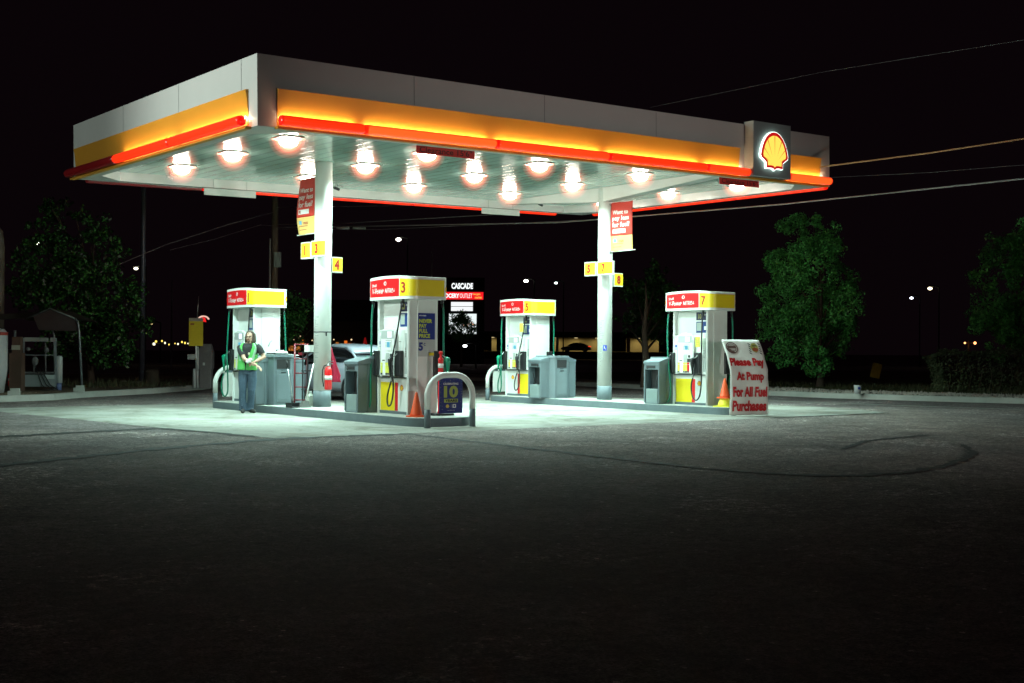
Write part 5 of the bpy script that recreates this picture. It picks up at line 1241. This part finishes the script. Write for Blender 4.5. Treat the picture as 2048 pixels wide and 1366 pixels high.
# festoon lights, far
t = T("festoon_lights", "row of small yellow lights far behind, left of the yellow sign", "lights", tuple(at(345,690,95)), FACE)
b = MB(); b.tube([(-1.6,0,.12),(0,0,.06),(1.8,0,.12)], .02, 6); b.obj("cable", black, t)
for k, (u, v, s_) in enumerate(((308,688,.09),(312,683,.07),(324,682,.06),(330,686,.07),(338,689,.06),(350,687,.05),(356,688,.06),(364,684,.06),(370,686,.07),(376,687,.05),(392,690,.05))):
    q = at(u,v,95)-at(345,690,95); x = q.dot(_Rr); b = MB(); b.ell((x,0,q.z),(s_*rnd.uniform(.7,1.3),s_,s_*1.3),8,6); b.obj("bulb", emission("bulb_yellow",(1,.75,.12),1.6) if k % 3 else emission("bulb_white",(1,.95,.65),1.6), t)
# ---- pylon sign
D = 120; O = at(930,700,D); px = D/FPX
t = T("pylon_sign", "tall lit shopping centre pylon reading cascade above a red grocery outlet panel", "sign", (O.x,O.y,0), FACE)
def L(u, v): return ((u-930)*px, O.z+(700-v)*px)
eWt = emission("sign_white",(.95,1,1),1.15); eRd = emission("sign_red",(1,.012,.02),.95); eYl = emission("sign_yellow",(1,.5,.08),1.1)
b = MB(); x0,_z = L(880,0); x1,_z = L(968,0); b.box((x0,.02,0),(x1,.6,L(0,555)[1])); b.obj("pylon_body", mat("pylon_dark",(.004,.004,.004),.9), t)
b = MB(); fn = lambda x,z: (x,-.03,z); a, c = L(902,578), L(945,566); text(b,"CASCADE",a[0],c[0],a[1],c[1],fn,0,.045); b.obj("lettering", eWt, t)
b = MB(); a, c = L(868,599), L(966,584); b.box((a[0],-.02,a[1]),(c[0],.02,c[1])); pn = b.obj("tenant_panel", eRd, t)
b = MB(); a, c = L(877,596), L(944,587); text(b,"GROCERY",a[0],L(918,0)[0],a[1],c[1],lambda x,z:(x,-.04,z),0,.045); text(b,"OUTLET",L(919,0)[0],c[0],a[1],c[1],lambda x,z:(x,-.04,z),0,.0)
text(b,"bargain",L(946,0)[0],L(960,0)[0],L(0,591)[1],L(0,586)[1],lambda x,z:(x,-.04,z),1,.03); text(b,"market",L(949,0)[0],L(963,0)[0],L(0,597)[1],L(0,592)[1],lambda x,z:(x,-.04,z),1,.03); b.obj("lettering", [eWt,eYl], pn)
for v0, v1 in ((612.5,604),(622,613.5)):
    b = MB(); a, c = L(901.5,v0), L(945,v1); b.box((a[0],-.02,a[1]),(c[0],.02,c[1])); b.obj("blank_panel", emission("panel_white",(.95,.98,1),1.0), t)
b = MB(); a, c = L(897.5,668), L(952.5,627.5); b.box((a[0],-.02,a[1]),(c[0],.02,c[1])); b.obj("screen_panel", emission("screen_white",(.9,1,1),1.0), t)
for k in range(9):
    b = MB(); a = L(925+k*3, 648+rnd.uniform(-3,3)); b.ell((a[0],-.05,a[1]),(.08,.02,.06),8,6); b.obj("screen_text", emission("screen_amber",(1,.35,.06),1), t)
# ---- arched restaurant signs
def arch(u, v, w_, lab, ring, fill, D=95):
    p = at(u,v,D); q = D/FPX; t = T("arched_sign", lab, "sign", tuple(p), FACE)
    b = MB(); R0 = w_*q/2; n=20; vs = []
    for y in (-.1,.1):
        for k in range(n+1):
            a = R(165-150*k/n); vs += [(R0*math.cos(a),y,R0*.85*math.sin(a)-R0*.1),(R0*.80*math.cos(a),y,R0*.62*math.sin(a)-R0*.1)]
    m_ = 2*(n+1); fs = [(2*k,2*k+2,2*k+3,2*k+1) for k in range(n)]+[(m_+2*k,m_+2*k+1,m_+2*k+3,m_+2*k+2) for k in range(n)]+[(2*k,m_+2*k,m_+2*k+2,2*k+2) for k in range(n)]
    b.add(vs, fs); b.obj("arch", ring, t)
    if fill:
        b = MB(); vs = [(fill[0]*R0,-.06,-.25*R0)]+[(R0*.66*math.cos(R(a)),-.06,R0*.55*math.sin(R(a))-.1*R0) for a in range(fill[1],fill[2],10)]+[(fill[3]*R0,-.06,-.35*R0)]; b.add(vs+[(x,.0,z) for x,y,z in vs], [tuple(range(len(vs)))]); b.obj("red_face", emission("arch_red",(1,.02,.02),.95), t)
arch(407,640,24,"small lit arched sign, cream rim around red, right of the yellow sign",emission("arch_cream",(1,.62,.5),.9),(-.3,60,130,.5))
ag = mat("arch_grey",(.30,.28,.26),.7)
arch(588,634,30,"grey arch with a faint glow put in its colour, a red lamp under it between pump 1 and the left column",emission("arch_glow_dim",(.5,.45,.42),.10),None)  # dim look of the arch put in as weak emission
arch(684,646,28,"faint grey arch with a slight glow put in its colour, just right of the left column",emission("arch_glow_faint",(.5,.4,.35),.05),None)  # arch without a lamp, given slight emission to show up
t = T("neon_lamp", "small curved red neon lamp under the grey arch", "lamp", tuple(at(581,634,94)), FACE); b = MB(); b.tube([(-.14,0,.07),(.0,0,.03),(.12,0,-.08),(.15,0,-.14)], [.06,.08,.06,.03], 8); b.obj("tube", emission("neon_red",(1,.04,.04),1.3), t)
# ---- orange-lit house front far behind the car
p = at(640,700,70); q = 70/FPX
t = T("lit_house", "dark house with orange-lit windows glimpsed behind the silver car", "house", (p.x,p.y,0), FACE)
b = MB(); b.box((-4.5,.1,0),(4.5,5,3.0)); b.obj("wall", mat("house_dark",(.03,.02,.015),.9), t)
b = MB(); b.add([(-4.8,-.2,2.9),(4.8,-.2,2.9),(4.8,5.3,2.9),(-4.8,5.3,2.9),(-3,2.5,4.2),(3,2.5,4.2)], [(0,1,5,4),(1,2,5),(2,3,4,5),(3,0,4)]); b.obj("roof", mat("roof_black",(.008,.008,.008),.9), t)
eo = emission("window_orange",(1,.20,.02),.75); eo2 = emission("window_amber",(1,.34,.06),.45)
for u0,u1,v0,v1,m_ in ((577,600,702,692,eo2),(600,607,690,680,eo),(671,677,698,684,eo2),(688,694,702,681,eo),(695,702,702,686,eo)):
    b = MB(); b.box(((u0-640)*q,.05,p.z+(700-v0)*q),((u1-640)*q,.095,p.z+(700-v1)*q)); b.obj("window", m_, t)
for u,v,r_ in ((590,680,.035),(594,676,.03),(598,677,.04),(602,673,.035),(592,687,.03),(589,683,.03),(626,681,.04),(704,679,.05),(669,679,.04)):
    b = MB(); b.ell(((u-640)*q,-.3,p.z+(700-v)*q),(r_,r_,r_),8,6); b.obj("bulb", emission("warm_bulb",(1,.75,.4),1.0), t)
cn = at(730,702,60); b = MB(); b.lathe((0,0,0),[(.22,0),(.03,.75),(0,.76)],14); b2 = b.obj("red_cone_shade", emission("dim_red",(1,.02,.02),.16), None, (cn.x,cn.y,cn.z-.1)); tag(b2,"dim red cone far behind, left of pump 3's header","cone")

# ---- arcade building with warm lamps
D = 200; p = at(1150,704,D); q = D/FPX
t = T("arcade_building", "far low building whose warm-lit walls show behind the right column", "building", (p.x,p.y,0), FACE)
X = lambda u: (u-1150)*q
Z = lambda v: p.z+(704-v)*q
wc = mat("building_cream",(.55,.46,.26),.8); wd_ = mat("building_dark",(.02,.016,.012),.9)
b = MB(); b.box((X(960),3.0,0),(X(1420),9,Z(672))); b.obj("wall", wc, t)
b = MB(); b.box((X(960),-.5,Z(675)),(X(1420),9.5,Z(664))); b.obj("roof", wd_, t)
b = MB(); b.box((X(960),-.5,0),(X(1420),3.0,Z(703.2))); b.obj("floor_slab", wd_, t)
for u0,u1 in ((960,983),(993,1108),(1200,1252),(1318,1420)):
    b = MB(); b.box((X(u0),.0,Z(703)),(X(u1),.4,Z(674.6))); b.obj("front_wall", wd_, t)
for u0,u1 in ((1112,1117),(1253,1260)):
    b = MB(); b.box((X(u0),-.2,Z(703)),(X(u1),.3,Z(674.7))); b.obj("pillar", wc, t)
for k in range(9):
    u = 985+k*42
    ld = bpy.data.lights.new("arcade_lamp",'AREA'); ld.energy = 26; ld.size = .5; ld.color = (1,.80,.36); lo = bpy.data.objects.new("arcade_lamp", ld); COL.objects.link(lo); lo.parent = t; lo.location = (X(u),1.6,Z(676.5))
    b = MB(); b.box((X(u)-.25,1.35,Z(676.2)),(X(u)+.25,1.85,Z(675.2))); b.obj("ceiling_lamp", emission("soffit_lamp",(1,.8,.4),1), t)
pc = at(1181,704,193)
build_car(pc.x, pc.y, "dark parked car in front of the far warm-lit arcade", mat("dark_car_paint",(.01,.01,.012),.3,coat=.3), "dark_car", FACE+R(80), pc.z)
# small things at the right
t = T("paint_bucket", "small white bucket on the gravel strip below the right tree", "bucket", tuple(gnd(1715,788,.15).xy)+(.16,), FACE)
b = MB(); b.lathe((0,0,0),[(.085,0),(.10,.22),(.106,.235),(.0,.236)],18); b.obj("pail", mat("pail_white",(.6,.62,.62),.5), t)
b = MB(); b.box((-.02,-.108,.12),(.05,-.098,.19)); b.obj("printed_mark", blue, t)
t = T("lawn_sign", "tilted dim yellow sign leaning beyond the gravel strip right of the right tree", "sign", tuple(gnd(1752,768,.15).xy)+(.15,), FACE)
b = MB(); b.box((-.18,-.01,.22),(.18,.01,.78), 0, (0,.22,0)); b.obj("plate", mat("lawn_yellow",(.65,.42,.05),.6,noise=.5,scale=12), t)
b = MB(); b.tube([(.08,.02,0),(-.02,.02,.5)], .012, 6); b.obj("stake", wood, t)

# ---- unseen lamps added outside the picture to light fascia, pump ends and banner
def added_flood(loc, aim, W, cone, label, col=(.86,1,.9), r=.15):
    t = T("added_flood_pole", label, "floodlight", (loc[0],loc[1],0), 0)
    d = (Vector(aim)-Vector(loc)).normalized(); hz = Vector((d.x,d.y,0)).normalized()
    b = MB(); b.tube([(-hz.x*.3,-hz.y*.3,0),(-hz.x*.3,-hz.y*.3,loc[2]+.05)], .07, 10); b.obj("pole", gm, t)
    b = MB(); b.tube([Vector((0,0,loc[2]))-d*.28, Vector((0,0,loc[2]))-d*.04], [.12,.2], 16); b.obj("lamp_head", dark, t)
    ld = bpy.data.lights.new("added_flood",'SPOT'); ld.energy = W; ld.spot_size = R(cone); ld.spot_blend = 1.0; ld.color = col; ld.shadow_soft_size = r
    lo = bpy.data.objects.new("added_flood", ld); COL.objects.link(lo); lo.parent = t; lo.location = (0,0,loc[2]); lo.rotation_euler = d.to_track_quat('-Z','Y').to_euler()
added_flood((6.5,-28.0,2.6), (7.2,0,2.6), 5200, 38, "added low floodlight pole, unseen behind the camera, lighting canopy front, pump ends and banner", (1.0,.92,.84))
added_flood((-15.0,9.0,7.0), (0,6.6,5.9), 2300, 50, "added floodlight pole, unseen off to the left, aimed at the canopy's left face")
added_flood((-9.5,1.0,6.4), (0,1.2,5.4), 4200, 62, "added floodlight pole, unseen off to the left, for the bright patch at the near end of the left face")
